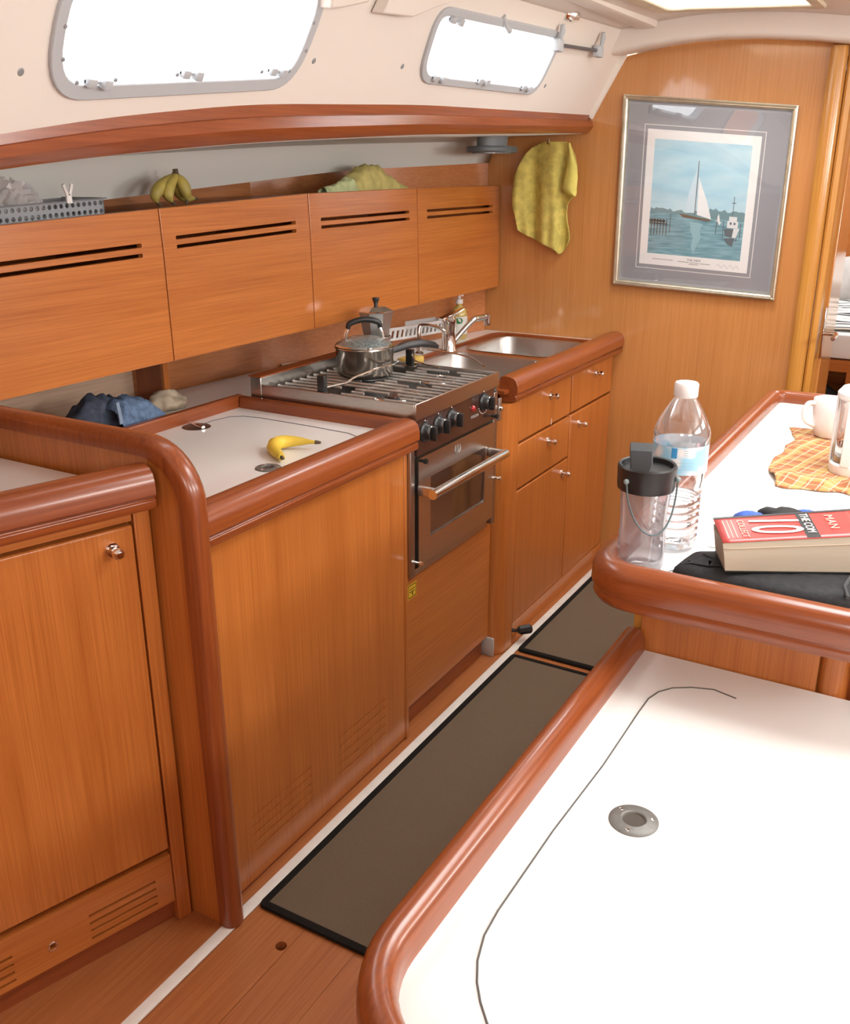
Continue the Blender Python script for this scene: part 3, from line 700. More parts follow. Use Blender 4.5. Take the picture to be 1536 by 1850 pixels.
b = nb(); prism(b, [(XL, 2.57), (XL, YL), (XF+.008, YL), (XF+.008, YB-.003), (hx(3.59)+.016, YB-.003), (hx(3.03)+.016, 3.03), (hx(2.57)+.016, 2.57)], 'z', SURF-.02, SURF); part('surface', b, white, sw, smooth=0)
B1 = rrect(-1.655, -1.285, 2.655, 3.075, .07, 6); B2 = rrect(-1.655, -1.285, 3.130, 3.490, .07, 6)
part('sink_deck', fill([(XL+.012, 2.565), (XF+.010, 2.565), (XF+.010, YL-.012), (XL+.012, YL-.012)], [B1, B2], lambda x, y: V((x, y, SURF-.006))), mahY, sw, solid=.012, smooth=0)
b = nb(); sweep(b, [(XL+.005, 2.57, SURF-.01), (XL+.005, YL-.06, SURF-.01), (XL+.02, YL-.02, SURF-.01), (XL+.06, YL-.005, SURF-.01), (XF-.03, YL-.005, SURF-.01)], [(-.008, 0), (-.008, .014), (-.004, .018), (.004, .018), (.008, .014), (.008, 0)]); part('deck_lip', b, mahY, sw)
part('end_fiddle', xbox(XL+.014, XF-.026, 2.562, 2.578, SURF-.03, .938), mahX, sw, bev=.004)
b = nb(); sweep(b, [(XF, 2.60, 0), (XF, YB-.004, 0)], rail_prof(.034, .873)); part('front_fiddle', b, mahY, sw, bev=.006)
for k, Bq in enumerate((B1, B2)):
    b = nb(); L_ = []
    for off, z in ((-.006, SURF+.0015), (.004, SURF+.0015), (.008, SURF-.006), (.014, SURF-.10), (.030, SURF-.135), (.06, SURF-.142)):
        L_.append([b.verts.new((p[0], p[1], z)) for p in inset2(Bq, off)])
    for A, B in zip(L_[:-1], L_[1:]):
        n = len(A)
        for i in range(n): b.faces.new([A[i], A[(i+1) % n], B[(i+1) % n], B[i]])
    b.faces.new(L_[-1]); bs = part('basin', b, steelB, sw, smooth=50)
    cx_ = sum(p[0] for p in Bq)/len(Bq); cy_ = sum(p[1] for p in Bq)/len(Bq)
    b = nb(); lathe(b, [(0, .001), (.022, .001), (.026, .004), (.034, .003), (.036, 0)], (cx_, cy_, SURF-.142), 20); part('drain', b, chrome, bs)

# ------------------------------------------------ overhead lockers
XU = -1.730
lockW = teakY
yb_ = [.80, 1.722, 2.317, 2.940, 3.592]
ztop = lambda y: interp(y, [(.8, 1.425), (1.26, 1.445), (1.722, 1.464), (2.317, 1.487), (2.94, 1.493), (3.6, 1.494)])
zslot = lambda y: interp(y, [(1.2, 1.366), (1.66, 1.390), (1.77, 1.396), (2.25, 1.408), (2.4, 1.414), (3.6, 1.418)])
sl = [(1.0, 1.655), (1.77, 2.252), (2.374, 2.886), (3.006, 3.530)]
lab = ['long teak overhead locker with the grey perforated tray on top', 'teak overhead locker with a bunch of bananas on top', 'teak overhead locker with crumpled yellow and green cloths on top', 'teak overhead locker at the bulkhead beside the hanging yellow towel']
for k in range(4):
    ya, yb = yb_[k], yb_[k+1]
    lk = thing('overhead_locker', lab[k], 'locker', (XU, (ya+yb)/2, 1.10), group='overhead lockers')
    za, zb_ = ztop(ya), ztop(yb)
    b = nb(); q = []
    xa, xb = hx(ya)+.02, hx(yb)+.02
    lo = [(XU-.02, ya+.001, 1.108), (XU-.02, yb-.001, 1.108), (xb, yb-.001, 1.108), (xa, ya+.001, 1.108)]
    hi = [(XU-.02, ya+.001, za-.014), (XU-.02, yb-.001, zb_-.014), (xb, yb-.001, zb_-.014), (xa, ya+.001, za-.014)]
    vl = [b.verts.new(p) for p in lo]; vh = [b.verts.new(p) for p in hi]
    b.faces.new(vl); b.faces.new(vh)
    for i in (1, 2, 3): b.faces.new([vl[i], vl[(i+1) % 4], vh[(i+1) % 4], vh[i]])   # open front: the slots look into a hollow locker
    part('carcass', b, mahY, lk, smooth=0)
    a_, b_ = sl[k]
    def fn(u, v, d, ya=ya, yb=yb):
        t = ztop(u); return V((XU-d-.012*max(0, (v-.5))*1.2, u, 1.098+(t-1.098)*v))
    # slot heights as fractions at mid
    um = (a_+b_)/2; fr = lambda z: (z-1.098)/(ztop(um)-1.098)
    zc = zslot(um)
    hs = [(a_, b_, fr(zc-.0042), fr(zc+.0042)), (a_, b_, fr(zc-.0262), fr(zc-.0178))]
    part('door', plate(nb(), (ya+.0018, yb-.0018), (0, 1), hs, fn, .018), lockW, lk, smooth=0, bev=.0015)

# ------------------------------------------------ low counter (near) and raised table
def arc_pts(cx, cy, r, a0, a1, n=8): return [(cx+r*math.cos(math.radians(a0+(a1-a0)*i/n)), cy+r*math.sin(math.radians(a0+(a1-a0)*i/n))) for i in range(n+1)]
lc = thing('low_counter', 'low white counter with round latch inside a rounded mahogany rail', 'counter', (0, 1.05, 0))
ZN = .72
body = [(-.432, 1.532)]+arc_pts(-.30, .70, .132, 180, 270)+[(.55, .568), (.55, 1.532)]
part('base', prism(nb(), body, 'z', 0, ZN-.021), teakZ, lc, smooth=30)
part('surface', prism(nb(), body, 'z', ZN-.02, ZN), white, lc, smooth=30)
pth = [(-.44, 1.528, ZN-.03)]+[(-.44, y, ZN-.03) for y in (1.2, .95)]+[(x, y, ZN-.03) for x, y in arc_pts(-.30, .70, .14, 180, 270, 12)]+[(.55, .56, ZN-.03)]
rp = [(-.020, 0), (-.020, .052), (-.016, .064), (-.008, .072), (.004, .075), (.014, .071), (.021, .062), (.024, .048), (.024, .016), (.020, .010), (.020, 0)]
b = nb(); sweep(b, pth, rp); part('rail', b, mahY, lc, smooth=40)
sm = [onz(px, py, ZN+.0003) for px, py in ((1330, 1262), (1290, 1246), (1250, 1242), (1215, 1243), (1190, 1250), (1172, 1262), (1155, 1285), (1090, 1382), (1000, 1500), (900, 1645), (875, 1690), (863, 1735), (862, 1775), (868, 1810), (880, 1848), (895, 1885), (930, 1940))]
b = nb(); tube(b, sm, .0013, 6); part('lid_seam', b, plain('seam_grey2', (.10, .095, .085, 1), .6), lc)
deck_latch(lc, onz(1145, 1483, ZN), .0335, 40)

tb = thing('raised_table', 'raised white table top with thick rounded mahogany edge on a teak base', 'table', (-.2, 2.1, 0))
ZT_ = .90
x0, x1, y0, y1 = -.482, .10, 1.412, 2.925
loop = arc_pts(x0+.065, y0+.065, .065, 180, 270)+arc_pts(x1-.19, y0+.19, .19, 270, 360)+arc_pts(x1-.05, y1-.05, .05, 0, 90)+arc_pts(x0+.035, y1-.035, .035, 90, 180)
part('surface', prism(nb(), loop, 'z', ZT_-.025, ZT_), white, tb, smooth=30)
ep = [(-.012, .02), (-.020, .046), (-.020, .070), (-.015, .078), (-.004, .082), (.010, .080), (.020, .072), (.025, .058), (.026, .034), (.0225, .0275), (.0185, .0262), (.0205, .021), (.0215, .013), (.016, .004), (.006, 0), (-.012, 0)]
b = nb(); sweep(b, [(x, y, .852) for x, y in loop], ep, closed=True); part('edge_rail', b, mahX, tb, smooth=40)
part('base_panel', xbox(-.432, -.126, 1.536, 1.552, 0, .874), teakZ, tb)
part('base_side', xbox(-.450, -.433, 1.545, 2.80, 0, .874), honey, tb, bev=.003)
part('base_end', xbox(-.450, .05, 2.80, 2.815, 0, .874), teakZ, tb)
part('corner_column', cyl(nb(), (-.103, 1.558, 0), (-.103, 1.558, .874), .0235, 24), wood('column_wood', TE1, TE2, 'z'), tb)
part('recess_panel', xbox(-.08, .06, 1.60, 1.615, 0, .874), mahZ, tb)

# ================================================================== LOOSE OBJECTS
def blob(c, rx, ry, rz, seed, amp=.25, freq=14, sub=4, flat=True, ridg=True):
    b = nb(); bmesh.ops.create_icosphere(b, subdivisions=sub, radius=1)
    for v in b.verts:
        p = v.co.copy(); q = V((p.x*rx, p.y*ry, p.z*rz))*freq + V((seed*3.7, seed*1.3, seed))
        n = noise.noise(q)+.5*noise.noise(q*2.1)
        if ridg: n = 1-2*abs(n)*1.2
        r = 1+amp*n*.8
        p = V((p.x*rx*r, p.y*ry*r, p.z*rz*r))
        if flat: p.z = max(p.z, -rz*.35)+rz*.35
        v.co = V(c)+p
    return b
def gridcloth(fn, nu, nv):
    b = nb(); G = [[b.verts.new(fn(i/nu, j/nv)) for j in range(nv+1)] for i in range(nu+1)]
    for i in range(nu):
        for j in range(nv): b.faces.new([G[i][j], G[i+1][j], G[i+1][j+1], G[i][j+1]])
    return b
def fabric(name, col, dark=.7, ns=60, bump=.6, rough=.9): return plain(name, col, rough, noise_amt=1, noise_scale=ns, bump=bump, dark=dark, spec=.15)
def nz(x, y, z=0): return noise.noise(V((x, y, z)))

# ---- floor mats
def mat_(name, x0, x1, y0, y1, label):
    t = thing(name, label, 'mat', ((x0+x1)/2, (y0+y1)/2, 0), group='aisle floor mats')
    part('pile', xbox(x0+.006, x1-.006, y0+.006, y1-.006, .001, .009), carpet, t)
    lp = rrect(x0, x1, y0, y1, .012, 3); b = nb()
    sweep(b, [(p[0], p[1], .0065) for p in lp], [(-.014, -.005), (-.014, .004), (-.006, .0062), (.003, .004), (.005, -.002), (.002, -.0055)], closed=True); part('binding', b, carpetE, t)
mat_('floor_mat', -1.158, -.58, 1.262, 2.592, 'long brown carpet mat with black binding in front of cooker and fridge cabinet')
mat_('floor_mat', -1.158, -.58, 2.636, 3.49, 'shorter brown carpet mat with black binding in front of the sink cabinet')
# ---- foot pump pedal
fp = thing('foot_pump_pedal', 'black foot pump pedal low on the sink cabinet', 'pedal', (XF, 2.69, .03))
a = onx(922, 1138, XF+.003); a.z = max(a.z, .035)
part('mount_plate', xbox(XF+.001, XF+.005, a.y-.012, a.y+.012, a.z-.03, a.z+.03, .001), blackP, fp)
part('shaft', tube(nb(), [a, a+V((.02, .004, 0)), a+V((.03, .006, .004))], .006), blackP, fp)
b = nb(); tube(b, [a+V((.026, .004, .002)), a+V((.034, .008, .004)), a+V((.062, .030, .008)), a+V((.068, .034, .009))], .0165, 8, scale=[.6, 1, 1.05, .6]); part('pedal_pad', b, blackP, fp, smooth=30)

# ---- bananas
byel = plain('banana_yellow', (.80, .55, .06, 1), .5, noise_amt=.9, noise_scale=18, dark=.72)
bshel = plain('banana_dull', (.50, .40, .09, 1), .5, noise_amt=1, noise_scale=25, dark=.6)
btip = plain('banana_tip', (.10, .07, .035, 1), .8)
def banana(t, pts, r, mat, tip=True, n=16):
    P = [V(p) for p in pts]; path = []
    for i in range(n+1):                      # quadratic through 3 control points
        u = i/n; path.append(P[0]*(1-u)**2+P[1]*2*u*(1-u)+P[2]*u*u)
    sc = [max(.22, min(1, (math.sin(math.pi*min(1, .06+u*.97))**.45))) for u in [i/n for i in range(n+1)]]
    b = nb(); tube(b, path, r, 8, scale=sc); f = part('fruit', b, mat, t, smooth=50)
    for e, q in ((path[0], path[0]-path[1]), (path[-1], path[-1]-path[-2])):
        b = nb(); d = q.normalized(); tube(b, [e-d*.002, e+d*.006, e+d*.012], r*.3, 6, scale=[1, .8, .6]); part('stem', b, btip, f)
sb = thing('banana', 'single ripe banana lying on the white fridge top', 'banana', onz(520, 820, SURF))
zc = SURF+.0175
banana(sb, [onz(509, 826, zc-.004), onz(463, 790, zc+.0), onz(571, 799, zc+.004)], .0175, byel)
bn = thing('banana_bunch', 'small bunch of bananas standing on top of an overhead locker', 'bananas', (-1.83, 1.86, 1.457))
top = onx(318, 318, -1.84)
for px, py, mx, my, xx in ((286, 368, 268, 345, -1.83), (312, 370, 292, 345, -1.815), (338, 366, 338, 338, -1.82), (352, 360, 318, 360, -1.86)):
    e = onx(px, py, xx); e.z = max(e.z, ztop(e.y)+.006); banana(bn, [top, onx(mx, my, xx), e], .0165, bshel)
b = nb(); tube(b, [top+V((0, 0, -.004)), top+V((0, 0, .010)), top+V((0, -.001, .017))], .007, 8); part('crown', b, btip, bn)

# ---- items on the locker tops
gt = thing('perforated_tray', 'grey plastic tray with two rows of round holes on locker top', 'tray', (-1.80, 1.4, 1.45))
XT = -1.795; ya, yb = 1.16, onx(187, 372, XT).y
zt0 = lambda y: ztop(y)-.006; HTR = .036
b = nb(); ncol = int((yb-ya)/.0158); cw = (yb-ya)/ncol
for j in range(2):
    for i in range(ncol):
        cy_ = ya+(i+.5)*cw; sq = []; ci = []
        for k in range(16):
            a = 2*math.pi*k/16; c, s = math.cos(a), math.sin(a); m = max(abs(c), abs(s))
            sq.append((cy_+c/m*cw/2, (j+.5)*HTR/2+s/m*HTR/4)); ci.append((cy_+.0052*c, (j+.5)*HTR/2+.0052*s))
        ring_plate(b, sq, ci, lambda u, v, d: V((XT-d, u, zt0(u)+v)), 0, .003)
part('front_wall', b, greyP, gt, smooth=0)
for nm, x_a, x_b in (('back_wall', XT-.14, XT-.137),):
    b = nb(); quad(b, (x_a, ya, zt0(ya)), (x_a, yb, zt0(yb)), (x_a, yb, zt0(yb)+HTR), (x_a, ya, zt0(ya)+HTR)); part(nm, b, greyP, gt, solid=.003)
b = nb(); quad(b, (XT, yb, zt0(yb)), (XT-.14, yb, zt0(yb)), (XT-.14, yb, zt0(yb)+HTR), (XT, yb, zt0(yb)+HTR)); part('end_wall', b, greyP, gt, solid=.003)
b = nb(); quad(b, (XT, ya, zt0(ya)+.001), (XT, yb, zt0(yb)+.001), (XT-.14, yb, zt0(yb)+.001), (XT-.14, ya, zt0(ya)+.001)); part('bottom', b, greyP, gt, solid=.002)
b = nb(); sweep(b, [(XT+.002, ya, zt0(ya)+HTR), (XT+.002, yb+.003, zt0(yb)+HTR), (XT-.14, yb+.003, zt0(yb)+HTR)], [(-.003, -.001), (-.003, .002), (.004, .002), (.004, -.001)]); part('rim', b, plain('grey_rim', (.16, .17, .18, 1), .5), gt)
pg = thing('plastic_bag', 'crumpled clear plastic bag in the grey tray', 'bag', (-1.86, 1.36, 1.45))
c = onx(12, 362, -1.87)
part('film', blob((c.x, c.y, zt0(c.y)+.006), .04, .062, .052, 3, .5, 40, 4), thin_glass('clear_film', (.97, .96, .96, 1), .10, .55, (.92, .89, .89, 1), .2), pg, smooth=20)
cpn_ = thing('clothes_peg', 'small white clothes peg clipped on the grey tray', 'peg', (XT, 1.5, 1.48))
c = onx(125, 362, XT+.004)
for s_, dz in ((-1, 0), (1, .001)):
    b = nb(); tube(b, [c+V((0, s_*.004, -.006)), c+V((0, s_*.003, .01)), c+V((0, s_*.012, .034))], .0042, 6); part('jaw', b, whiteP, cpn_)
b = nb(); tube(b, [c+V((0, -.005, .012)), c+V((.004, 0, .012)), c+V((0, .005, .012))], .0016, 6); part('spring', b, chrome, cpn_)
def rag(name, label, c, rx, ry, rz, seed, mat, amp=.45, fr=24, cat='cloth'):
    t = thing(name, label, cat, c); part('fabric', blob(c, rx, ry, rz, seed, amp, fr, 4), mat, t, smooth=60); return t
yel = fabric('yellow_cloth', (.56, .49, .18, 1), .72, 45)
yl = thing('yellow_cloth', 'crumpled yellow cloth heaped on the overhead locker', 'cloth', (-1.83, 2.78, 1.48))
def heap(pts, xb, th, seed, n=40, base=None):
    # pts: silhouette (px,py) of upper edge; cloth hangs as a ridge of real thickness
    P = [onx(px, py, xb) for px, py in pts]
    tab = [(p.y, p.z) for p in P]; tab.sort(); ya_, yb2 = tab[0][0], tab[-1][0]
    def f(u, v):
        y = ya_+(yb2-ya_)*u; zb0 = base if base else ztop(y)-.013; h = max(.004, interp(y, tab)-zb0)
        a = math.pi*v; prof = math.sin(a)**.7
        w = th*(.5+.5*min(1, h/.05))
        return V((xb+w*math.cos(a)+.008*nz(y*40, v*5, seed), y+.010*nz(v*4, y*30, seed+5)*prof, zb0+h*prof*(1+.12*nz(y*60, v*6, seed))))
    return gridcloth(f, n, 16)
part('fabric', heap([(620, 336), (634, 316), (645, 303), (662, 296), (680, 300), (688, 312), (700, 320), (715, 330), (729, 337)], -1.835, .045, 2), yel, yl, smooth=70)
gl = thing('green_cloth', 'pale green cloth beside the yellow cloth on the locker', 'cloth', (-1.82, 2.6, 1.48))
part('fabric', heap([(584, 339), (600, 334), (618, 326), (628, 320), (634, 322), (640, 336)], -1.790, .022, 9), fabric('green_cloth', (.50, .56, .30, 1), .75, 45), gl, smooth=70)

# ---- yellow towel on the bulkhead
tw = thing('hanging_towel', 'dirty yellow towel hanging on the bulkhead under the mahogany valance', 'towel', (-1.52, 3.57, 1.4))
TL = [(256, 984, 1024), (266, 962, 1033), (280, 948, 1039), (300, 937, 1043), (318, 930, 1043), (335, 928, 1042), (352, 925, 1038), (368, 925, 1026), (385, 929, 1024), (400, 932, 1025), (416, 935, 1028), (424, 948, 1029), (432, 966, 1029), (442, 982, 1026), (452, 1002, 1020), (459, 1008, 1014)]
tl = [(r[0], r[1]) for r in TL]; tr = [(r[0], r[2]) for r in TL]
def towel(u, v):        # hangs in upright folds, cut to its outline
    py = 256+(459-256)*v; a, c = interp(py, tl), interp(py, tr); px = min(max(925+118*u, a), c); w_ = (px-925)/118
    d = .036+.017*math.sin(w_*13+v*.8)*min(1, v*3+.25)+.009*math.sin(w_*29+1)*v+.006*nz(w_*5, v*5, 1)-.010*v
    return ony(px, py, YB-max(.008, d)-.010)
b = gridcloth(towel, 56, 70); bmesh.ops.remove_doubles(b, verts=b.verts[:], dist=.0004)
part('cloth', b, fabric('yellow_towel', (.68, .57, .15, 1), .6, 34, 1.0), tw, smooth=70, solid=.004)
FL = [(258, 1026, 1030), (280, 1026, 1036), (300, 1024, 1042), (320, 1020, 1044), (340, 1015, 1042), (347, 1021, 1042), (355, 1036, 1040)]
fl_, fr_ = [(r[0], r[1]) for r in FL], [(r[0], r[2]) for r in FL]
def flap(u, v):
    py = 258+97*v; a, c = interp(py, fl_), interp(py, fr_); return ony(a+(c-a)*u, py, YB-.062-.012*math.sin(u*3.1))
part('folded_flap', gridcloth(flap, 8, 24), fabric('yellow_towel_flap', (.72, .63, .16, 1), .7, 20, .9), tw, smooth=70, solid=.004)
b = nb(); h = ony(1000, 262, YB-.02); tube(b, [h+V((0, .02, 0)), h+V((0, -.03, 0)), h+V((0, -.05, .006)), h+V((0, -.055, .02))], .005); part('hook', b, chrome, tw)

# ---- clothes behind the fridge
jn = thing('blue_jeans', 'faded blue denim jeans bundled behind the fridge top', 'jeans', (-1.92, 1.72, .905))
den = fabric('denim', (.16, .24, .38, 1), .5, 70, .8); den2 = fabric('denim_dark', (.10, .12, .17, 1), .6, 70, .8)
part('leg', heap([(122, 762), (135, 748), (152, 727), (166, 714), (185, 713), (205, 716), (222, 722), (232, 738)], -1.92, .06, 4, 44, .906), den2, jn, smooth=60)
part('leg', heap([(196, 740), (206, 722), (225, 716), (245, 717), (262, 722), (272, 733), (280, 740), (286, 748)], -1.862, .055, 7, 44, .906), den, jn, smooth=60)
b = nb(); w_ = [onx(px, py, -1.802) for px, py in ((211, 727), (215, 742), (218, 757), (219, 766))]
sweep(b, w_, [(-.005, -.002), (.005, -.002), (.005, .002), (-.005, .002)], V((1, 0, 0))); part('waistband', b, fabric('denim_edge', (.26, .33, .44, 1)), jn)
bg = thing('beige_cloth', 'beige striped cloth next to the blue jeans on the ledge', 'cloth', (-1.9, 1.9, .905))
c = onz(306, 740, .905); part('fabric', blob((c.x-.02, c.y+.01, .9065), .045, .055, .034, 12, .3, 22, 4), fabric('beige', (.58, .47, .34, 1), .65, 20), bg, smooth=60)

# ---- cooking pot with glass lid
pc = V((-1.540, 2.300, .977)); PR = .085
pt_ = thing('saucepan', 'stainless saucepan with glass lid and long black handle on the cooker', 'saucepan', pc)
b = nb(); lathe(b, [(0, 0), (PR*.80, 0), (PR*.93, .006), (PR, .02), (PR, .082), (PR*1.035, .086), (PR*1.02, .089), (PR*.97, .086), (PR*.96, .03), (0, .02)], pc, 48); part('pan_body', b, plain('warm_steel', (.46, .41, .36, 1), .2, 1, noise_amt=.4, noise_scale=40), pt_, smooth=40)
b = nb(); lathe(b, [(PR*1.0, .088), (PR*1.03, .092), (PR*.98, .096)], pc, 48); ld = part('lid_rim', b, chrome, pt_)
b = nb(); lathe(b, [(PR*.98, .095), (PR*.8, .105), (PR*.5, .114), (PR*.2, .118), (0, .119)], pc, 48); part('glass_lid', b, plain('wet_lid_glass', (.30, .36, .36, 1), .12, .35, noise_amt=1, noise_scale=160, bump=1.0, dark=.3), pt_)
hdv = V((.75, .66, 0)).normalized(); ha, hb = pc-hdv*.058+V((0, 0, .105)), pc+hdv*.058+V((0, 0, .105))
for q, s_ in ((ha, -1), (hb, 1)):
    b = nb(); tube(b, [q-V((0, 0, .004)), q-hdv*s_*.004+V((0, 0, .020)), q-hdv*s_*.012+V((0, 0, .036))], .0042, 8); part('lid_bracket', b, chrome, ld)
b = nb(); tube(b, spl([ha+hdv*.010+V((0, 0, .034)), ha+hdv*.018+V((0, 0, .050)), pc+V((0, 0, .165)), hb-hdv*.018+V((0, 0, .052)), hb-hdv*.010+V((0, 0, .036))]), .0085, 12, scale=spls([.8, 1, 1.05, 1, .8])); part('lid_handle', b, blackP, ld, smooth=60)
d_ = V((.42, .91, 0)).normalized(); s0 = pc+d_*PR*.95+V((0, 0, .060))
b = nb(); sweep(b, [s0, s0+d_*.03+V((0, 0, .006)), s0+d_*.07+V((0, 0, .015)), s0+d_*.12+V((0, 0, .016)), s0+d_*.165+V((0, 0, .006)), s0+d_*.185+V((0, 0, -.002))], [(-.011, -.007), (.011, -.007), (.012, 0), (.008, .010), (-.008, .010), (-.012, 0)], scale=[.7, .95, 1.2, 1.3, 1.1, .6]); part('pan_handle', b, blackP, pt_, smooth=60)
b = nb(); e_ = pc+d_*PR+V((0, 0, .055)); bmesh.ops.create_uvsphere(b, u_segments=14, v_segments=8, radius=.016, matrix=Matrix.Translation(e_)); part('handle_boss', b, chrome, pt_)
# ---- pot clamps on the stove rails
def clamp(label, base, arm, blockh=.05):
    t = thing('pot_clamp', label, 'clamp', base)
    b = nb(); box(b, base.x-.012, base.x+.012, base.y-.009, base.y+.009, base.z, base.z+blockh, .003); part('clamp_block', b, blackP, t)
    part('clamp_foot', xbox(base.x-.022, base.x+.022, base.y-.012, base.y+.012, base.z-.003, base.z, .001), chrome, t)
    part('wire_arm', tube(nb(), arm, .0032, 8), chrome, t)
cb = V((-1.505, Y0+.016, .979))
clamp('pot clamp with black block and wire arm hugging the saucepan front', cb, [cb+V((.010, .006, .016)), cb+V((.03, .07, .018)), cb+V((.035, .10, .028)), pc+V((.085, -.075, .040)), pc+V((.098, 0, .042)), pc+V((.085, .055, .045))])
cb2 = V((-1.50, Y1-.018, .979))
clamp('pot clamp with black block beside the long saucepan handle', cb2, [cb2+V((0, .004, .045)), cb2+V((.03, -.02, .02)), cb2+V((.08, -.035, .012)), cb2+V((.13, -.04, .012))], .05)
rd = thing('pot_fiddle_rod', 'thin bent steel fiddle rod lying over the cooker grate towards the sink', 'rod', (-1.4, 2.6, 1.0))
part('rod', tube(nb(), [V((-1.50, 2.60, 1.012)), V((-1.40, 2.60, 1.008)), V((-1.33, 2.585, 1.004)), V((-1.30, 2.57, .995)), V((-1.275, 2.555, .988))], .003, 8), chrome, rd)
sg = thing('sponge', 'yellow sponge on the sink top behind the cooker', 'sponge', onz(745, 651, .92))
c = onz(742, 655, .92); part('foam', xbox(c.x-.03, c.x+.03, c.y-.045, c.y+.045, .916, .94, .005), fabric('sponge_yellow', (.70, .48, .12, 1), .7, 120), sg)

# ---- moka pot
mc = V((-1.618, 2.485, .977))
mk = thing('moka_pot', 'octagonal aluminium moka pot with black knob behind the saucepan', 'moka pot', mc)
def oct8(b, prof, c, rot=.2):
    return lathe(b, [(r, z*.9) for r, z in prof], c, 8, Matrix.Rotation(rot, 3, 'Z'))
b = nb(); oct8(b, [(0, 0), (.050, 0), (.056, .01), (.056, .03), (.046, .075), (.044, .082)], mc); part('boiler', b, alum, mk, smooth=0)
b = nb(); lathe(b, [(.045, .074), (.047, .076), (.047, .083), (.044, .085)], mc, 32); part('collar', b, alum, mk)
b = nb(); oct8(b, [(.041, .094), (.044, .105), (.056, .176), (.057, .180)], mc); part('jug', b, alum, mk, smooth=0)
b = nb(); oct8(b, [(.058, .179), (.058, .183), (.030, .196), (.008, .199), (0, .199)], mc); ldm = part('lid', b, chrome, mk, smooth=0)
b = nb(); lathe(b, [(.006, .178), (.006, .184), (.012, .200), (.010, .203), (0, .204)], mc, 12); part('lid_knob', b, blackP, ldm)
hq = V((-.22, .97, 0)).normalized()
b = nb(); tube(b, spl([mc+hq*.045+V((0, 0, .158)), mc+hq*.066+V((0, 0, .162)), mc+hq*.078+V((0, 0, .148)), mc+hq*.076+V((0, 0, .10))]), .006, 8); part('handle', b, blackP, mk)
# ---- mixer tap, pump tap
tc_ = onz(811, 634, SURF); tc_.z = SURF
tp = thing('mixer_tap', 'chrome single lever mixer tap at the back of the sink', 'tap', tc_)
b = nb(); lathe(b, [(.030, 0), (.030, .004), (.026, .010), (.026, .085), (.028, .10), (.028, .118), (.020, .128), (0, .130)], tc_, 28); part('tap_body', b, chrome, tp)
tip = tc_+V((.075, .15, .112))
b = nb(); sp0 = tc_+V((.012, .02, .035)); tube(b, spl([sp0, sp0+V((.018, .035, .035)), sp0+V((.04, .075, .072)), tip+V((-.015, -.035, -.002)), tip]), .0115, 14, scale=spls([.8, .85, .95, 1, 1])); so = part('spout', b, chrome, tp, smooth=60)
b = nb(); lathe(b, [(.0, -.030), (.014, -.030), (.014, .012), (0, .014)], tip+V((.004, .008, 0)), 20); part('aerator', b, chrome, so)
b = nb(); sweep(b, [tc_+V((-.02, -.025, .118)), tc_+V((0, .02, .132)), tc_+V((.02, .075, .150))], [(-.016, -.005), (.016, -.005), (.014, .005), (-.014, .005)], scale=[1.1, 1, .55]); part('lever', b, chrome, tp, bev=.002)
t2 = onz(757, 640, SURF); t2.z = SURF; e2 = onz(806, 637, SURF+.01); top_ = V((0, 0, .105))
pm = thing('pump_tap', 'slim chrome swan neck pump tap beside the mixer', 'tap', t2)
b = nb(); tube(b, [t2, t2+top_*.5]+spl([t2+top_*.9, t2+top_*.99+V((.005, .008, 0)), t2.lerp(e2, .5)+top_*.95, e2+top_*.80+V((-.008, -.012, 0)), e2+top_*.62, e2+V((0, 0, .012))]), .0068, 12); part('neck', b, chrome, pm, smooth=60)
b = nb(); lathe(b, [(.018, 0), (.018, .006), (.010, .012), (.009, .03), (0, .03)], t2, 20); part('tap_base', b, chrome, pm)
# ---- soap bottle, white basket
sc_ = onz(829, 611, SURF); sc_.z = SURF
sbt = thing('soap_bottle', 'clear dish soap bottle with white pump and green label', 'bottle', sc_)
b = nb(); lathe(b, [(0, .001), (.030, .001), (.033, .008), (.033, .095), (.028, .115), (.013, .128), (.012, .140), (0, .140)], sc_, 28); part('bottle', b, plain('amber_soap', (.55, .40, .12, 1), .12, coat=.5, noise_amt=.3), sbt)
b = nb(); lathe(b, [(.0335, .02), (.0335, .09)], sc_, 28); lb = part('paper_label', b, plain('label_white', (.75, .74, .68, 1), .5), sbt, smooth=60)
fdir = (CAM-sc_); fdir.z = 0; fdir.normalize(); sdir = V((-fdir.y, fdir.x, 0))
b = nb()
pp = []
for k in range(20):
    a = 2*math.pi*k/20; ang = .45*math.cos(a); pp.append(b.verts.new(sc_+(fdir*math.cos(ang)+sdir*math.sin(ang))*.0345+V((0, 0, .074+.012*math.sin(a)))))
b.faces.new(pp); part('green_logo', b, plain('logo_green', (.02, .22, .06, 1), .5), lb)
b = nb(); lathe(b, [(.015, .138), (.015, .155), (.006, .157), (.006, .172), (.012, .174), (.012, .186), (0, .188)], sc_, 18); pmp = part('pump', b, whiteP, sbt)
part('nozzle', tube(nb(), [sc_+V((0, 0, .180)), sc_+V((.02, -.02, .181)), sc_+V((.03, -.03, .174))], .005, 8), whiteP, pmp)
wb = thing('white_basket', 'white slotted plastic basket on the backsplash behind the pump tap', 'basket', (-1.9, 3.1, .948))
ya, yb = 2.948, 3.285
def bk(u, v, d, off=.062): return V((hx(u)+.014+off-.012*(1-v/.06)+d*0-d, u, .948+v))
nsl = 14; hs = [(ya+.01+(yb-ya-.02)*(i+.25)/nsl, ya+.01+(yb-ya-.02)*(i+.75)/nsl, .010, .038) for i in range(nsl)]
part('front_wall', plate(nb(), (ya, yb), (0, .05), hs, bk, .003), whiteP, wb, smooth=0)
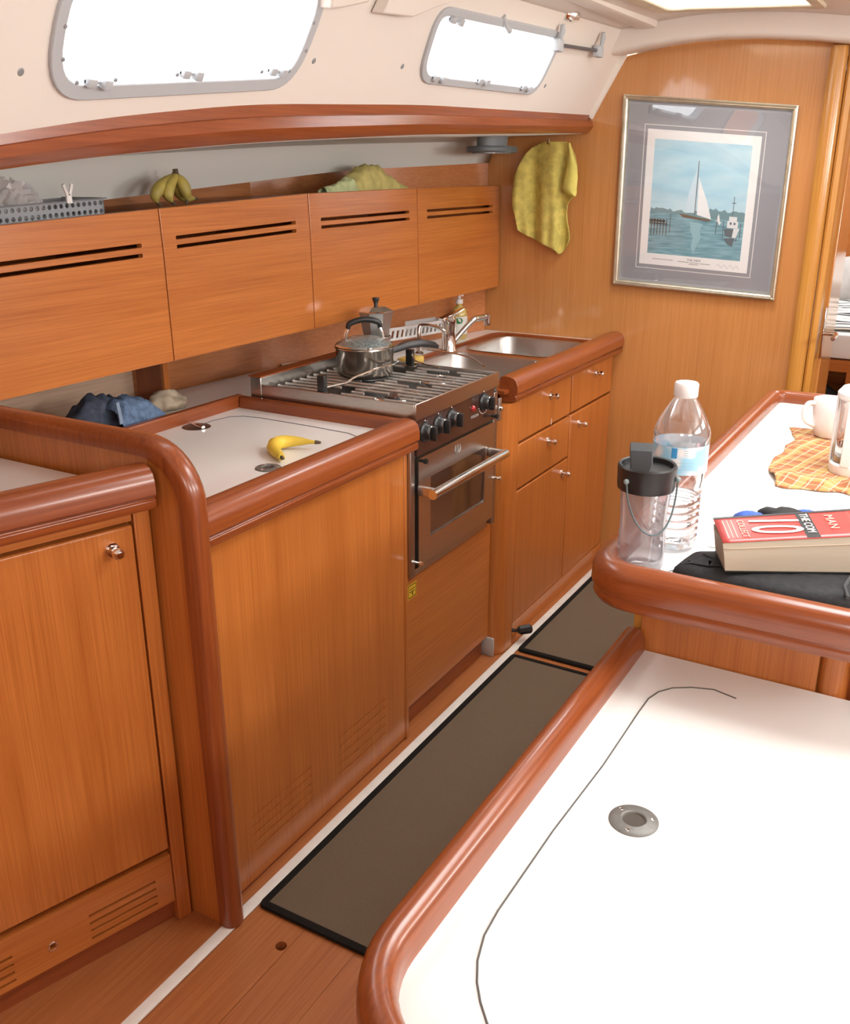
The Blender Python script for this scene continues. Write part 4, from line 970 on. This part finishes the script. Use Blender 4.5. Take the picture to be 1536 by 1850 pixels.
b = nb(); quad(b, (hx(ya)+.014, ya, .948), (hx(ya)+.014+.052, ya, .948), (hx(ya)+.014+.064, ya, .998), (hx(ya)+.014, ya, .998)); part('end_wall', b, whiteP, wb, solid=.003)
b = nb(); quad(b, (hx(yb)+.014, yb, .948), (hx(yb)+.014+.052, yb, .948), (hx(yb)+.014+.064, yb, .998), (hx(yb)+.014, yb, .998)); part('end_wall', b, whiteP, wb, solid=.003)
b = nb(); quad(b, (hx(ya)+.014, ya, .949), (hx(ya)+.066, ya, .949), (hx(yb)+.066, yb, .949), (hx(yb)+.014, yb, .949)); part('bottom', b, whiteP, wb, solid=.003)
b = nb(); quad(b, (hx(ya)+.015, ya, .948), (hx(yb)+.015, yb, .948), (hx(yb)+.015, yb, 1.003), (hx(ya)+.015, ya, 1.003)); part('back_wall', b, whiteP, wb, solid=.003)

# ---- framed picture on the bulkhead
pf = thing('framed_picture', 'framed sailing print with grey mount and silver frame on the bulkhead', 'picture', (-.94, YB-.01, 1.46))
PC = [ony(px, py, YB-.022) for px, py in ((1107, 513), (1398, 543), (1443, 190), (1127, 170))]   # BL BR TR TL
def PQ(u, v, d=0):
    p = PC[0]*(1-u)*(1-v)+PC[1]*u*(1-v)+PC[2]*u*v+PC[3]*(1-u)*v; return V((p.x, YB-.006-d, p.z))
def prect(b, u0, u1, v0, v1, d):
    return b.faces.new([b.verts.new(PQ(u0, v0, d)), b.verts.new(PQ(u1, v0, d)), b.verts.new(PQ(u1, v1, d)), b.verts.new(PQ(u0, v1, d))])
silver = plain('champagne_frame', (.66, .60, .47, 1), .3, .75, noise_amt=.7, noise_scale=30, dark=.75)
sides = [((0, 0), (1, 0)), ((1, 0), (1, 1)), ((1, 1), (0, 1)), ((0, 1), (0, 0))]
fw_ = .052
def fr_pt(k, t, w):   # corner k, inset w (fraction)
    u, v = [(0, 0), (1, 0), (1, 1), (0, 1)][k]; return (u+(w if u == 0 else -w), v+(w*.92 if v == 0 else -w*.92))
prf = [(0, 0), (0, .016), (.007, .018), (.010, .013), (.017, .012), (.020, .016), (.026, .014), (.032, .006), (.032, 0)]
for k in range(4):
    b = nb(); R2 = []
    for kk in (k, (k+1) % 4): R2.append([b.verts.new(PQ(*fr_pt(kk, 0, w_), d)) for w_, d in prf])
    for i in range(len(prf)): j = (i+1) % len(prf); b.faces.new([R2[0][i], R2[0][j], R2[1][j], R2[1][i]])
    part('frame_side', b, silver, pf, smooth=25)
b = nb(); prect(b, .03, .97, .03, .97, .002); part('grey_mount', b, plain('mount_grey', (.33, .34, .365, 1), .6), pf, smooth=0)
b = nb(); lo = [(.135, .105), (.845, .105), (.845, .862), (.135, .862)]; li = [(.1395, .109), (.8405, .109), (.8405, .858), (.1395, .858)]
ring_plate(b, lo, li, lambda u, v, d: PQ(u, v, d), .002, .0026); part('mount_line', b, whiteP, pf, smooth=0)
b = nb(); prect(b, .157, .822, .128, .838, .0028); part('paper', b, plain('print_paper', (.90, .89, .87, 1), .6), pf, smooth=0)
U0, U1, V0, V1, VH = .205, .775, .190, .790, .415
sky_m, nt, N, L, bs_ = newmat('print_sky'); tc = N.new('ShaderNodeTexCoord'); nn_ = N.new('ShaderNodeTexNoise'); nn_.inputs['Scale'].default_value = 6; mp = N.new('ShaderNodeMapping'); mp.inputs['Scale'].default_value = (1, 1, 3)
cr_ = N.new('ShaderNodeValToRGB'); cr_.color_ramp.elements[0].position = .35; cr_.color_ramp.elements[0].color = (.42, .68, .80, 1); cr_.color_ramp.elements[1].position = .7; cr_.color_ramp.elements[1].color = (.60, .80, .86, 1)
L.new(tc.outputs['Object'], mp.inputs[0]); L.new(mp.outputs[0], nn_.inputs['Vector']); L.new(nn_.outputs[0], cr_.inputs[0]); L.new(cr_.outputs[0], bs_.inputs['Base Color']); bs_.inputs['Roughness'].default_value = .6
sea_m, nt, N, L, bs_ = newmat('print_sea'); tc = N.new('ShaderNodeTexCoord'); nn_ = N.new('ShaderNodeTexNoise'); nn_.inputs['Scale'].default_value = 14; mp = N.new('ShaderNodeMapping'); mp.inputs['Scale'].default_value = (1, 1, 9)
cr_ = N.new('ShaderNodeValToRGB'); cr_.color_ramp.elements[0].position = .3; cr_.color_ramp.elements[0].color = (.12, .30, .36, 1); cr_.color_ramp.elements[1].position = .7; cr_.color_ramp.elements[1].color = (.32, .54, .60, 1)
L.new(tc.outputs['Object'], mp.inputs[0]); L.new(mp.outputs[0], nn_.inputs['Vector']); L.new(nn_.outputs[0], cr_.inputs[0]); L.new(cr_.outputs[0], bs_.inputs['Base Color']); bs_.inputs['Roughness'].default_value = .6
b = nb(); prect(b, U0, U1, VH, V1, .003); pr_s = part('printed_sky', b, sky_m, pf, smooth=0)
b = nb(); prect(b, U0, U1, V0, VH, .003); pr_w = part('printed_sea', b, sea_m, pf, smooth=0)
def iu(u): return U0+(U1-U0)*u
def iv(v): return V0+(V1-V0)*v
def ink(name, polys, col, d, par):
    b = nb()
    for po_ in polys: b.faces.new([b.verts.new(PQ(iu(u), iv(v), d)) for u, v in po_])
    part(name, b, plain('ink_'+name, col, .6), par, smooth=0)
def bar(u0, u1, v0, v1): return [(u0, v0), (u1, v0), (u1, v1), (u0, v1)]
random.seed(3)
hills = [(0, .375), (.5, .375), (1, .355)]
up_ = [(1-i*.03, .385+.03*random.random()+(.03 if i < 13 else 0)) for i in range(34) if 1-i*.03 >= 0]
ink('distant_shore', [[(0, .372), (1, .345)]+up_], (.20, .34, .37, 1), .0033, pr_s)
ink('mainsail', [[(.475, .775), (.485, .39), (.375, .385), (.395, .52), (.43, .66)]], (.66, .80, .87, 1), .0036, pr_s)
ink('jib', [[(.495, .70), (.505, .375), (.66, .345), (.60, .50)]], (.88, .90, .90, 1), .0037, pr_s)
ink('mast', [bar(.478, .486, .37, .84)], (.16, .16, .16, 1), .0039, pr_s)
ink('yacht_hull', [[(.315, .375), (.66, .342), (.64, .325), (.36, .345)]], (.20, .14, .10, 1), .0039, pr_s)
ink('reflection_light', [[(.44, .31), (.58, .30), (.55, .24), (.57, .18), (.53, .10), (.50, .02), (.47, .09), (.485, .17), (.45, .24)]], (.34, .55, .60, 1), .0033, pr_w)
ink('small_sails', [[(.735, .40), (.755, .33), (.705, .33)], [(.73, .33), (.77, .33), (.75, .30)]], (.85, .86, .85, 1), .0036, pr_s)
ink('jetty', [bar(.0, .175, .285, .305), bar(.0, .20, .265, .275)]+[bar(.02+i*.033, .03+i*.033, .17, .315) for i in range(6)], (.13, .14, .13, 1), .0036, pr_w)
ink('posts', [bar(.225, .232, .20, .36), bar(.715, .722, .22, .37), bar(.79, .796, .19, .34), bar(.93, .937, .17, .33), bar(.965, .972, .20, .33)], (.12, .13, .13, 1), .0036, pr_w)
ink('motorboat', [[(.80, .275), (.96, .285), (.93, .20), (.82, .21)], bar(.83, .94, .285, .345), bar(.845, .925, .345, .385)], (.80, .82, .82, 1), .0037, pr_w)
ink('motorboat_shade', [[(.80, .275), (.90, .28), (.89, .20), (.82, .21)], bar(.855, .875, .315, .335), bar(.895, .915, .315, .335), bar(.875, .881, .385, .56), bar(.86, .90, .50, .507), [(.81, .19), (.92, .20), (.90, .12), (.84, .15)]], (.14, .18, .20, 1), .0039, pr_w)
inkm = plain('caption_ink', (.12, .11, .11, 1), .6); inkl = plain('pale_ink', (.45, .43, .42, 1), .6)
ud = (PQ(.6, .16)-PQ(.4, .16)).normalized(); vd = V((0, -1, 0)).cross(ud); vd = vd if vd.z > 0 else -vd
text('caption', 'THE VIEW', .0115, PQ(.50, .170, .0030), ud, vd, inkm, pf, .0001)
b = nb()
for ua, ub, vv in ((.40, .47, .158), (.475, .53, .157), (.535, .60, .156), (.47, .53, .148), (.24, .37, .161)): prect(b, ua, ub, vv-.002, vv+.002, .0032)
part('small_print', b, inkl, pf, smooth=0)
b = nb(); tube(b, [PQ(.64+.011*i, .155+.009*math.sin(i*1.9)*(1 if i % 3 else 1.5), .0032) for i in range(13)], .0005, 4); part('signature', b, inkl, pf)
b = nb(); prect(b, .042, .958, .042, .958, .0075); part('picture_glass', b, thin_glass('picture_glazing', (1, 1, 1, 1), .22, 0, rough=.0), pf, smooth=0)

# ---- table objects
# tumbler
tcn = onz(1155, 1022, ZT_); tcn.z = ZT_
tm = thing('drink_tumbler', 'clear plastic drinking tumbler with black flip lid and grey cord', 'tumbler', tcn)
fd = (CAM-tcn); fd.z = 0; fd.normalize(); sd = V((-fd.y, fd.x, 0))
tpl = thin_glass('tumbler_plastic', (.93, .92, .93, 1), .18, .30, (.46, .43, .46, 1), .06)
flut = lambda a: 1+.018*math.cos(6*a)
b = nb(); lathe(b, [(0, .003), (.036, .002), (.039, .006), (.040, .03), (.0385, .09), (.041, .125), (.0425, .145)], tcn, 48, sq=flut); part('cup', b, tpl, tm, smooth=60)
b = nb(); lathe(b, [(.0425, .142), (.047, .144), (.0485, .150), (.0495, .184), (.047, .187), (.043, .186), (.042, .178), (0, .177)], tcn, 48); lid_ = part('lid', b, blackP, tm, smooth=40)
b = nb(); lc_ = tcn+V((0, 0, .178))
sweep(b, [lc_-sd*.012-fd*.0+fd*.030, lc_-sd*.010+fd*.022+V((0, 0, .012)), lc_-sd*.012+fd*.008+V((0, 0, .030)), lc_-sd*.012-fd*.018+V((0, 0, .037))], [(-.018, -.003), (.018, -.003), (.018, .003), (-.018, .003)], V((0, 0, 1)), scale=[.9, 1, 1, 1.1]); part('flip_spout', b, plain('flip_grey_black', (.022, .022, .023, 1), .5), lid_, bev=.0015)
cordm = plain('cord', (.10, .14, .15, 1), .6)
b = nb(); cpts = []
for i in range(25):
    a = math.radians(-38+ (i/24)*118); r_ = .052; dz = .165-.088*math.sin(math.pi*i/24)**.6
    cpts.append(tcn+(fd*math.cos(a)+sd*math.sin(a))*r_+V((0, 0, dz)))
tube(b, cpts, .0016, 6); part('cord', b, cordm, tm)
for q in (cpts[0], cpts[-1]):
    b = nb(); bmesh.ops.create_uvsphere(b, u_segments=10, v_segments=6, radius=.005, matrix=Matrix.Translation(q)); part('cord_knot', b, plain('knot', (.22, .27, .27, 1), .5), tm)
# water bottle
bc = onz(1213, 985, ZT_); bc.z = ZT_
wbt = thing('water_bottle', 'clear plastic water bottle with white cap and blue label', 'bottle', bc)
ribs = []
z = .0
prof = [(0, .004), (.030, .002), (.040, .006), (.043, .014)]
for i in range(7):
    z = .02+i*.014; prof += [(.0435, z), (.0445, z+.004), (.0435, z+.008), (.0415, z+.011)]
prof += [(.043, .122), (.045, .135), (.0465, .150), (.048, .152), (.048, .200), (.049, .208), (.0492, .216), (.047, .226), (.040, .242), (.031, .259), (.022, .274), (.0175, .281), (.0165, .286)]
b = nb(); lathe(b, prof, bc, 48); part('bottle', b, thin_glass('pet_plastic', (.97, .97, .98, 1), .20, .05, (.9, .9, .9, 1), .02), wbt, smooth=50)
wm, nt, N, L, bs_ = newmat('water'); bs_.inputs['Transmission Weight'].default_value = 1; bs_.inputs['Roughness'].default_value = 0; bs_.inputs['IOR'].default_value = 1.2; bs_.inputs['Base Color'].default_value = (.97, .98, 1, 1)
b = nb(); lathe(b, [(0, .006)]+[(max(0, r-.0015), zz) for r, zz in prof[1:] if zz < .10]+[(.041, .100), (0, .100)], bc, 40); part('water', b, wm, wbt, smooth=50)
b = nb(); lathe(b, [(.0485, .150), (.0485, .200)], bc, 48); lbm, nt, N, L, bs_ = newmat('bottle_label')
tc = N.new('ShaderNodeTexCoord'); nn_ = N.new('ShaderNodeTexNoise'); nn_.inputs['Scale'].default_value = 32; nn_.inputs['Detail'].default_value = 1
cr_ = N.new('ShaderNodeValToRGB'); cr_.color_ramp.interpolation = 'EASE'; cr_.color_ramp.elements[0].position = .42; cr_.color_ramp.elements[0].color = (.86, .88, .88, 1); cr_.color_ramp.elements[1].position = .60; cr_.color_ramp.elements[1].color = (.35, .66, .84, 1)
L.new(tc.outputs['Object'], nn_.inputs['Vector']); L.new(nn_.outputs[0], cr_.inputs[0]); L.new(cr_.outputs[0], bs_.inputs['Base Color']); bs_.inputs['Roughness'].default_value = .35
lbl = part('wrap_label', b, lbm, wbt, smooth=60)
bfd = (CAM-bc); bfd.z = 0; bfd.normalize(); bsd = V((-bfd.y, bfd.x, 0))
def curved(b, a0, a1, z0, z1, r=.0489, n=6):
    for i in range(n):
        q0, q1 = a0+(a1-a0)*i/n, a0+(a1-a0)*(i+1)/n
        f = lambda q, z: bc+(bfd*math.cos(q)+bsd*math.sin(q))*r+V((0, 0, z))
        quad(b, f(q0, z0), f(q1, z0), f(q1, z1), f(q0, z1))
b = nb()
for i in range(5): curved(b, -.10+i*.16, -.095+i*.16, .160, .172)
for zz in (.160, .166, .172): curved(b, -.10, .55, zz, zz+.0005)
for zz in (.186, .190, .194): curved(b, .12, .28, zz, zz+.001)
part('table_print', b, plain('label_grey', (.35, .50, .58, 1), .5), lbl, smooth=0)
b = nb(); curved(b, -.62, -.22, .166, .173); curved(b, -.30, -.10, .180, .198); part('blue_block', b, plain('label_blue', (.05, .33, .68, 1), .5), lbl, smooth=60)
b = nb(); lathe(b, [(.0195, .280), (.0205, .282), (.0205, .302), (.0185, .305), (0, .305)], bc, 40, sq=lambda a: 1+.012*math.cos(40*a)); part('cap', b, whiteP, wbt)
# paper sheet
pa = thing('paper_sheet', 'white paper sheet with pen marks under the water bottle', 'paper', onz(1240, 1010, ZT_))
pp = [(-.437, 1.535), (-.375, 1.455), (-.300, 1.53), (-.345, 1.64), (-.395, 1.67)]
b = nb(); prism(b, pp, 'z', ZT_+.0002, ZT_+.0009); sh = part('sheet', b, plain('paper_white', (.86, .86, .85, 1), .7), pa, smooth=0)
b = nb()
for k in range(4):
    q = V((-.384+.006*k, 1.487+.012*k, ZT_+.0015)); tube(b, [q, q+V((.006, .012, 0)), q+V((.014, .006, 0)), q+V((.016, .018, 0)), q+V((.024, .014, 0))], .0006, 4)
part('pen_marks', b, plain('ink_black', (.05, .05, .06, 1), .6), sh)
# black pouch
def pillow(poly, z0, h, n=5):
    b = nb(); m = len(poly); cx_ = sum(p[0] for p in poly)/m; cy_ = sum(p[1] for p in poly)/m
    P2 = []
    for i in range(m):      # round by subdividing
        a, c, d = V(poly[i-1]), V(poly[i]), V(poly[(i+1) % m])
        p0 = c+(a-c)*.25; p1 = c+(d-c)*.25
        for t in (0, .25, .5, .75, 1): P2.append(p0*(1-t)**2+c*2*t*(1-t)+p1*t*t)
    L_ = []
    for off, zz in ((.004, 0), (0, .25), (.003, .6), (.012, .88), (.03, 1.0), (.06, 1.05)):
        lp = inset2([(p.x, p.y) for p in P2], off); L_.append([b.verts.new((x, y, z0+h*zz*(1+.08*nz(x*30, y*30, 2)*(zz > .5)))) for x, y in lp])
    for A, B in zip(L_[:-1], L_[1:]):
        k = len(A)
        for i in range(k): b.faces.new([A[i], A[(i+1) % k], B[(i+1) % k], B[i]])
    b.faces.new(L_[0][::-1]); b.faces.new(L_[-1]); return b
bp_ = thing('black_pouch', 'flat black fabric pouch under the paperback on the table', 'pouch', (-.2, 1.5, ZT_))
part('fabric', pillow([(-.372, 1.449), (-.15, 1.446), (.03, 1.53), (.035, 1.68), (-.10, 1.70), (-.27, 1.60), (-.362, 1.545)], ZT_+.0012, .032), fabric('black_nylon', (.030, .030, .031, 1), .6, 90, .4, .6), bp_, smooth=60)
b = nb(); tube(b, [(-.095, 1.468, .929), (-.105, 1.50, .934), (-.10, 1.56, .935)], .003, 6); part('seam_piping', b, fabric('pouch_piping', (.08, .08, .08, 1)), bp_)
# paperback
bo = thing('paperback_book', 'thick red covered paperback lying on the black pouch', 'book', (-.29, 1.485, .938))
o_ = onz(1310, 1031, .938); o_.z = .938; e1 = V((.88, .475, 0)).normalized(); e2b = V((-.40, .917, 0)).normalized(); BL, BW, BH = .23, .088, .046
def BK(u, v, h): return o_+e1*u+e2b*v+V((-.010*h/BH, .006*h/BH, h*(1+1.5*max(0, u))))
def bquad(b, pts): b.faces.new([b.verts.new(p) for p in pts])
b = nb(); nU = 12; R2 = []
for i in range(nU+1):
    u = BL*i/nU; R2.append([b.verts.new(BK(u, 0, 0)), b.verts.new(BK(u, -.004, BH*.5)), b.verts.new(BK(u, 0, BH*.96)), b.verts.new(BK(u, BW, BH*.96)), b.verts.new(BK(u, BW, 0))])
for A, B in zip(R2[:-1], R2[1:]):
    for i in range(5): b.faces.new([A[i], A[(i+1) % 5], B[(i+1) % 5], B[i]])
b.faces.new(R2[0]); b.faces.new(R2[-1][::-1])
part('page_block', b, plain('page_edges', (.44, .38, .29, 1), .8, noise_amt=.5, noise_scale=200, dark=.88, stretch=(.1, .1, 3)), bo, smooth=30)
def curl(u, v):   # cover lifts along the fore edge
    t = max(0, 1-v/BW); return BH*.965+.0095-.007*t-.002*t*t
b = gridcloth(lambda a, c: BK(BL*a, -.001+(BW+.001)*c, curl(BL*a, BW*c)), 16, 8); cov = part('front_cover', b, plain('cover_red', (.50, .055, .045, 1), .35, coat=.2), bo, smooth=60, solid=.0012)
b = gridcloth(lambda a, c: BK(BL*a, -.003+.05*c, curl(BL*a, .05*c)*(.45+.55*c)+BH*.33*(1-c)), 16, 6); part('endpaper', b, plain('endpaper', (.52, .42, .31, 1), .7), bo, smooth=60, solid=.0006)
b = nb(); bquad(b, [BK(-.001, -.002, -.001), BK(BL, -.002, -.001), BK(BL, BW, -.001), BK(-.001, BW, -.001)]); part('back_cover', b, blackP, bo, solid=.001, smooth=0)
def cpatch(u0, u1, v0, v1, lift=.0009): return gridcloth(lambda a, c: BK(u0+(u1-u0)*a, v0+(v1-v0)*c, curl(u0+(u1-u0)*a, v0+(v1-v0)*c)+lift), 6, 4)
part('black_band', cpatch(.135, .157, 0, BW*.99), plain('cover_black', (.03, .03, .03, 1), .4), cov, smooth=60)
part('spine_edge', cpatch(0, BL, BW*.93, BW, .0011), plain('cover_dark', (.04, .035, .04, 1), .4), cov, smooth=60)
wpr = plain('cover_white', (.85, .82, .78, 1), .5); ppk = plain('cover_pink', (.80, .45, .36, 1), .5)
def ctext(body, u, v, size, mat, sx=1):
    o2 = BK(u, v, curl(u, v)+.0012); dn = BK(u, v-.02, curl(u, v-.02))-BK(u, v+.02, curl(u, v+.02)); uv = BK(u+.02, v, curl(u+.02, v))-BK(u-.02, v, curl(u-.02, v)); text('cover_lettering', body, size, o2+V((0, 0, .0006)), dn, uv-dn*(uv.dot(dn)/dn.dot(dn)), mat, cov, .0002, sx=sx)
ctext('10', .090, .046, .118, wpr, .52); ctext('THE COM', .146, .046, .019, wpr, .80); ctext('COLLECT', .040, .040, .016, ppk, .9); ctext('MAN', .185, .046, .020, ppk, 1.1)
for ub in (.012, .019, .026): part('small_print', cpatch(ub, ub+.0016, .012, .074, .0012), ppk, cov, smooth=60)
# blue and black bundle behind the book
bb = thing('blue_black_glove', 'blue and black fabric glove lying behind the paperback', 'glove', onz(1405, 930, ZT_))
q = onz(1408, 937, ZT_+.01); q.z = ZT_
part('palm', blob(q+V((.005, .01, .0)), .046, .028, .022, 5, .2, 30, 3), fabric('glove_black', (.05, .05, .05, 1)), bb, smooth=60)
blu = fabric('glove_blue', (.08, .15, .50, 1))
part('cuff', blob(q+V((-.045, -.02, 0)), .034, .022, .015, 8, .2, 30, 3), blu, bb, smooth=60); part('finger', blob(q+V((.045, .03, 0)), .032, .022, .019, 9, .2, 30, 3), blu, bb, smooth=60)
nb_ = thing('folded_note', 'small folded white note beside the paperback', 'paper', onz(1300, 988, ZT_))
q = onz(1298, 992, ZT_+.002); b = nb(); quad(b, q+V((-.02, 0, 0)), q+V((.02, .015, 0)), q+V((.015, .04, .002)), q+V((-.02, .03, .002))); part('sheet', b, plain('note_white', (.82, .82, .80, 1), .7), nb_, solid=.0012)
# plaid cloth
pm_, nt, N, L, bs_ = newmat('plaid_cloth'); tc = N.new('ShaderNodeTexCoord')
def stripes(rot, sc, pos, c0, c1):
    mp = N.new('ShaderNodeMapping'); mp.inputs['Rotation'].default_value = (0, 0, rot); wv = N.new('ShaderNodeTexWave'); wv.inputs['Scale'].default_value = sc
    L.new(tc.outputs['Object'], mp.inputs[0]); L.new(mp.outputs[0], wv.inputs[0]); cr = N.new('ShaderNodeValToRGB'); cr.color_ramp.interpolation = 'LINEAR'
    cr.color_ramp.elements[0].position = pos; cr.color_ramp.elements[0].color = (0, 0, 0, 1); cr.color_ramp.elements[1].position = min(1, pos+.08); cr.color_ramp.elements[1].color = (1, 1, 1, 1)
    L.new(wv.outputs[0], cr.inputs[0]); return cr
def mixc(fac, a, col, k=1):
    mx = N.new('ShaderNodeMix'); mx.data_type = 'RGBA'; mm = N.new('ShaderNodeMath'); mm.operation = 'MULTIPLY'; mm.inputs[1].default_value = k
    L.new(fac.outputs[0], mm.inputs[0]); L.new(mm.outputs[0], mx.inputs[0])
    if isinstance(a, tuple): mx.inputs[6].default_value = a
    else: L.new(a.outputs[2], mx.inputs[6])
    mx.inputs[7].default_value = col; return mx
x1_ = mixc(stripes(.2, 6, .74, 0, 0), (.36, .125, .048, 1), (.50, .31, .10, 1), .7); x2_ = mixc(stripes(.2+math.pi/2, 6, .74, 0, 0), x1_, (.50, .32, .11, 1), .65)
x3_ = mixc(stripes(.2, 13, .955, 0, 0), x2_, (.66, .58, .44, 1), .7); x4_ = mixc(stripes(.2+math.pi/2, 13, .955, 0, 0), x3_, (.64, .50, .33, 1), .7)
L.new(x4_.outputs[2], bs_.inputs['Base Color']); bs_.inputs['Roughness'].default_value = .9
pk = thing('plaid_cloth', 'orange plaid tea towel under mug and coffee press', 'cloth', (-.2, 2.3, ZT_))
def plaid(u, v):
    nl, nr, fl2, fr2 = V((-.315, 2.07)), V((-.02, 2.10)), V((-.385, 2.60)), V((-.06, 2.66))
    p = nl*(1-u)*(1-v)+nr*u*(1-v)+fr2*u*v+fl2*(1-u)*v
    ed = min(1, v*7)
    x = p.x+.014*nz(v*7, u*2, 3)-.02*math.sin(v*6)*(1-u); y = p.y+.022*nz(u*6, v*2, 7)*(1-v)
    bump_ = (.010*max(0, nz(u*5, v*6, 4))+.016*math.exp(-((v-.10)/.06)**2)*(.6+.6*nz(u*8, 1, 2)))*min(1, v*9+.15)
    mug_flat = 1-math.exp(-(((x+.275)/.07)**2+((y-2.57)/.08)**2)**2); 
    fp = (((x+.275)/.075)**2+((y-2.57)/.08)**2); fq = (((x+.19)/.085)**2+((y-2.28)/.085)**2)
    k = min(1, max(0, fp-.6), max(0, fq-.6))
    return V((x, y, ZT_+.003+bump_*k))
part('fabric', gridcloth(plaid, 60, 80), pm_, pk, smooth=70, solid=.003)
# mug
gc = onz(1496, 788, ZT_+.005); gc.z = ZT_+.0048
mg = thing('mug', 'white ceramic mug on the plaid cloth', 'mug', gc)
ceram = plain('white_ceramic', (.80, .74, .72, 1), .2, coat=.4)
b = nb(); lathe(b, [(0, 0), (.030, 0), (.034, .004), (.042, .03), (.046, .07), (.047, .096), (.0455, .098), (.0435, .096), (.042, .06), (.034, .012), (0, .008)], gc, 40); part('cup', b, ceram, mg, smooth=50)
gf = (CAM-gc); gf.z = 0; gf.normalize(); gs = V((-gf.y, gf.x, 0)); hs_ = -gs*.97-gf*-.2
hs_ = (RGT*-1).normalized()
b = nb(); tube(b, spl([gc+hs_*.044+V((0, 0, .088)), gc+hs_*.062+V((0, 0, .086)), gc+hs_*.070+V((0, 0, .066)), gc+hs_*.064+V((0, 0, .042)), gc+hs_*.040+V((0, 0, .028))]), .0065, 10); part('handle', b, ceram, mg, smooth=60)
# french press
fcn = onz(1540, 852, ZT_+.005); fcn.z = ZT_+.0048
fpz = thing('coffee_press', 'white coffee press with glass beaker on the plaid cloth', 'coffee press', fcn)
b = nb(); lathe(b, [(0, 0), (.050, 0), (.052, .004), (.052, .020), (.048, .024), (0, .024)], fcn, 40); part('base', b, whiteP, fpz)
b = nb(); lathe(b, [(.046, .026), (.046, .165)], fcn, 40); part('beaker', b, thin_glass('beaker_glass', (.93, .90, .88, 1), .2), fpz)
b = nb(); lathe(b, [(0, .026), (.0445, .026), (.0445, .048), (0, .048)], fcn, 36); part('coffee', b, plain('coffee', (.05, .025, .015, 1), .15), fpz)
b = nb(); lathe(b, [(.0450, .048), (.0450, .062)], fcn, 36); part('plunger_ring', b, chrome, fpz)
gf = (CAM-fcn); gf.z = 0; gf.normalize(); gs = V((-gf.y, gf.x, 0))
for a in (-.35, 1.4, 3.0, 4.6):
    d = gf*math.cos(a)+gs*math.sin(a); t_ = V((-d.y, d.x, 0)); b = nb()
    c0 = fcn+d*.048; vs8 = []
    for z_ in (.02, .175):
        for s_, r_ in ((-.011, 0), (.011, 0), (.011, .005), (-.011, .005)): vs8.append(b.verts.new(c0+t_*s_+d*r_+V((0, 0, z_))))
    for f in ((0, 1, 2, 3), (7, 6, 5, 4), (0, 4, 5, 1), (1, 5, 6, 2), (2, 6, 7, 3), (3, 7, 4, 0)): b.faces.new([vs8[i] for i in f])
    part('frame_strut', b, whiteP, fpz, bev=.002)
b = nb(); lathe(b, [(.050, .168), (.055, .172), (.055, .182), (.046, .194), (.02, .200), (0, .201)], fcn, 40); lo_ = part('lid', b, whiteP, fpz)
b = nb(); lathe(b, [(.004, .2), (.004, .215), (.012, .22), (.012, .23), (0, .233)], fcn, 20); part('plunger_knob', b, whiteP, lo_)

# ---- forward cabin berth
be = thing('berth', 'berth with white sheet in the forward cabin beyond the door', 'bed', (-.1, 4.9, 0))
part('berth_front', plate(nb(), (-1.2, .88), (.0, .76), [(-.95, -.435, .45, .735)], lambda u, v, d: V((u, 4.36+d, v)), .02), teakX, be, smooth=0)
part('locker_back', xbox(-1.2, -.3, 4.60, 4.62, .3, .76), teakX, be)
part('fascia', xbox(-1.2, .88, 4.35, 4.37, .755, .785), teakX, be)
part('mattress', xbox(-1.2, .88, 4.362, 5.54, .786, .895, .02), plain('sheet_white', (.84, .83, .80, 1), .8), be)
sm_, nt, N, L, bs_ = newmat('striped_blanket'); tc = N.new('ShaderNodeTexCoord'); mp = N.new('ShaderNodeMapping'); wv = N.new('ShaderNodeTexWave'); wv.bands_direction = 'Y'; wv.inputs['Scale'].default_value = 5.5; wv.inputs['Distortion'].default_value = .6
cr = N.new('ShaderNodeValToRGB'); cr.color_ramp.elements[0].position = .70; cr.color_ramp.elements[0].color = (.80, .77, .70, 1); cr.color_ramp.elements[1].position = .82; cr.color_ramp.elements[1].color = (.05, .055, .07, 1)
L.new(tc.outputs['Object'], mp.inputs[0]); L.new(mp.outputs[0], wv.inputs[0]); L.new(wv.outputs[0], cr.inputs[0]); L.new(cr.outputs[0], bs_.inputs['Base Color']); bs_.inputs['Roughness'].default_value = .9
bl = thing('striped_blanket', 'black and cream striped blanket spread on the berth', 'blanket', (-.3, 4.75, .9))
part('fabric', gridcloth(lambda u, v: V((-.95+1.5*u, 4.42+.62*v, .905+.02*abs(nz(u*8, v*6, 1))+.05*v)), 40, 30), sm_, bl, smooth=70, solid=.006)
pw = thing('pillow', 'pale grey pillow at the far side of the striped blanket', 'pillow', (-.4, 5.2, .92))
part('cushion', blob((-.42, 5.22, .93), .38, .16, .17, 2, .12, 5, 4), fabric('pillow_grey', (.62, .60, .58, 1), .9, 30, .2), pw, smooth=70)
bg_ = thing('dark_bag', 'dark bag stowed in the cubby under the berth', 'bag', (-.6, 4.48, .5))
part('fabric', blob((-.62, 4.49, .502), .20, .08, .13, 6, .2, 10, 3), fabric('bag_dark', (.03, .028, .03, 1)), bg_, smooth=60)
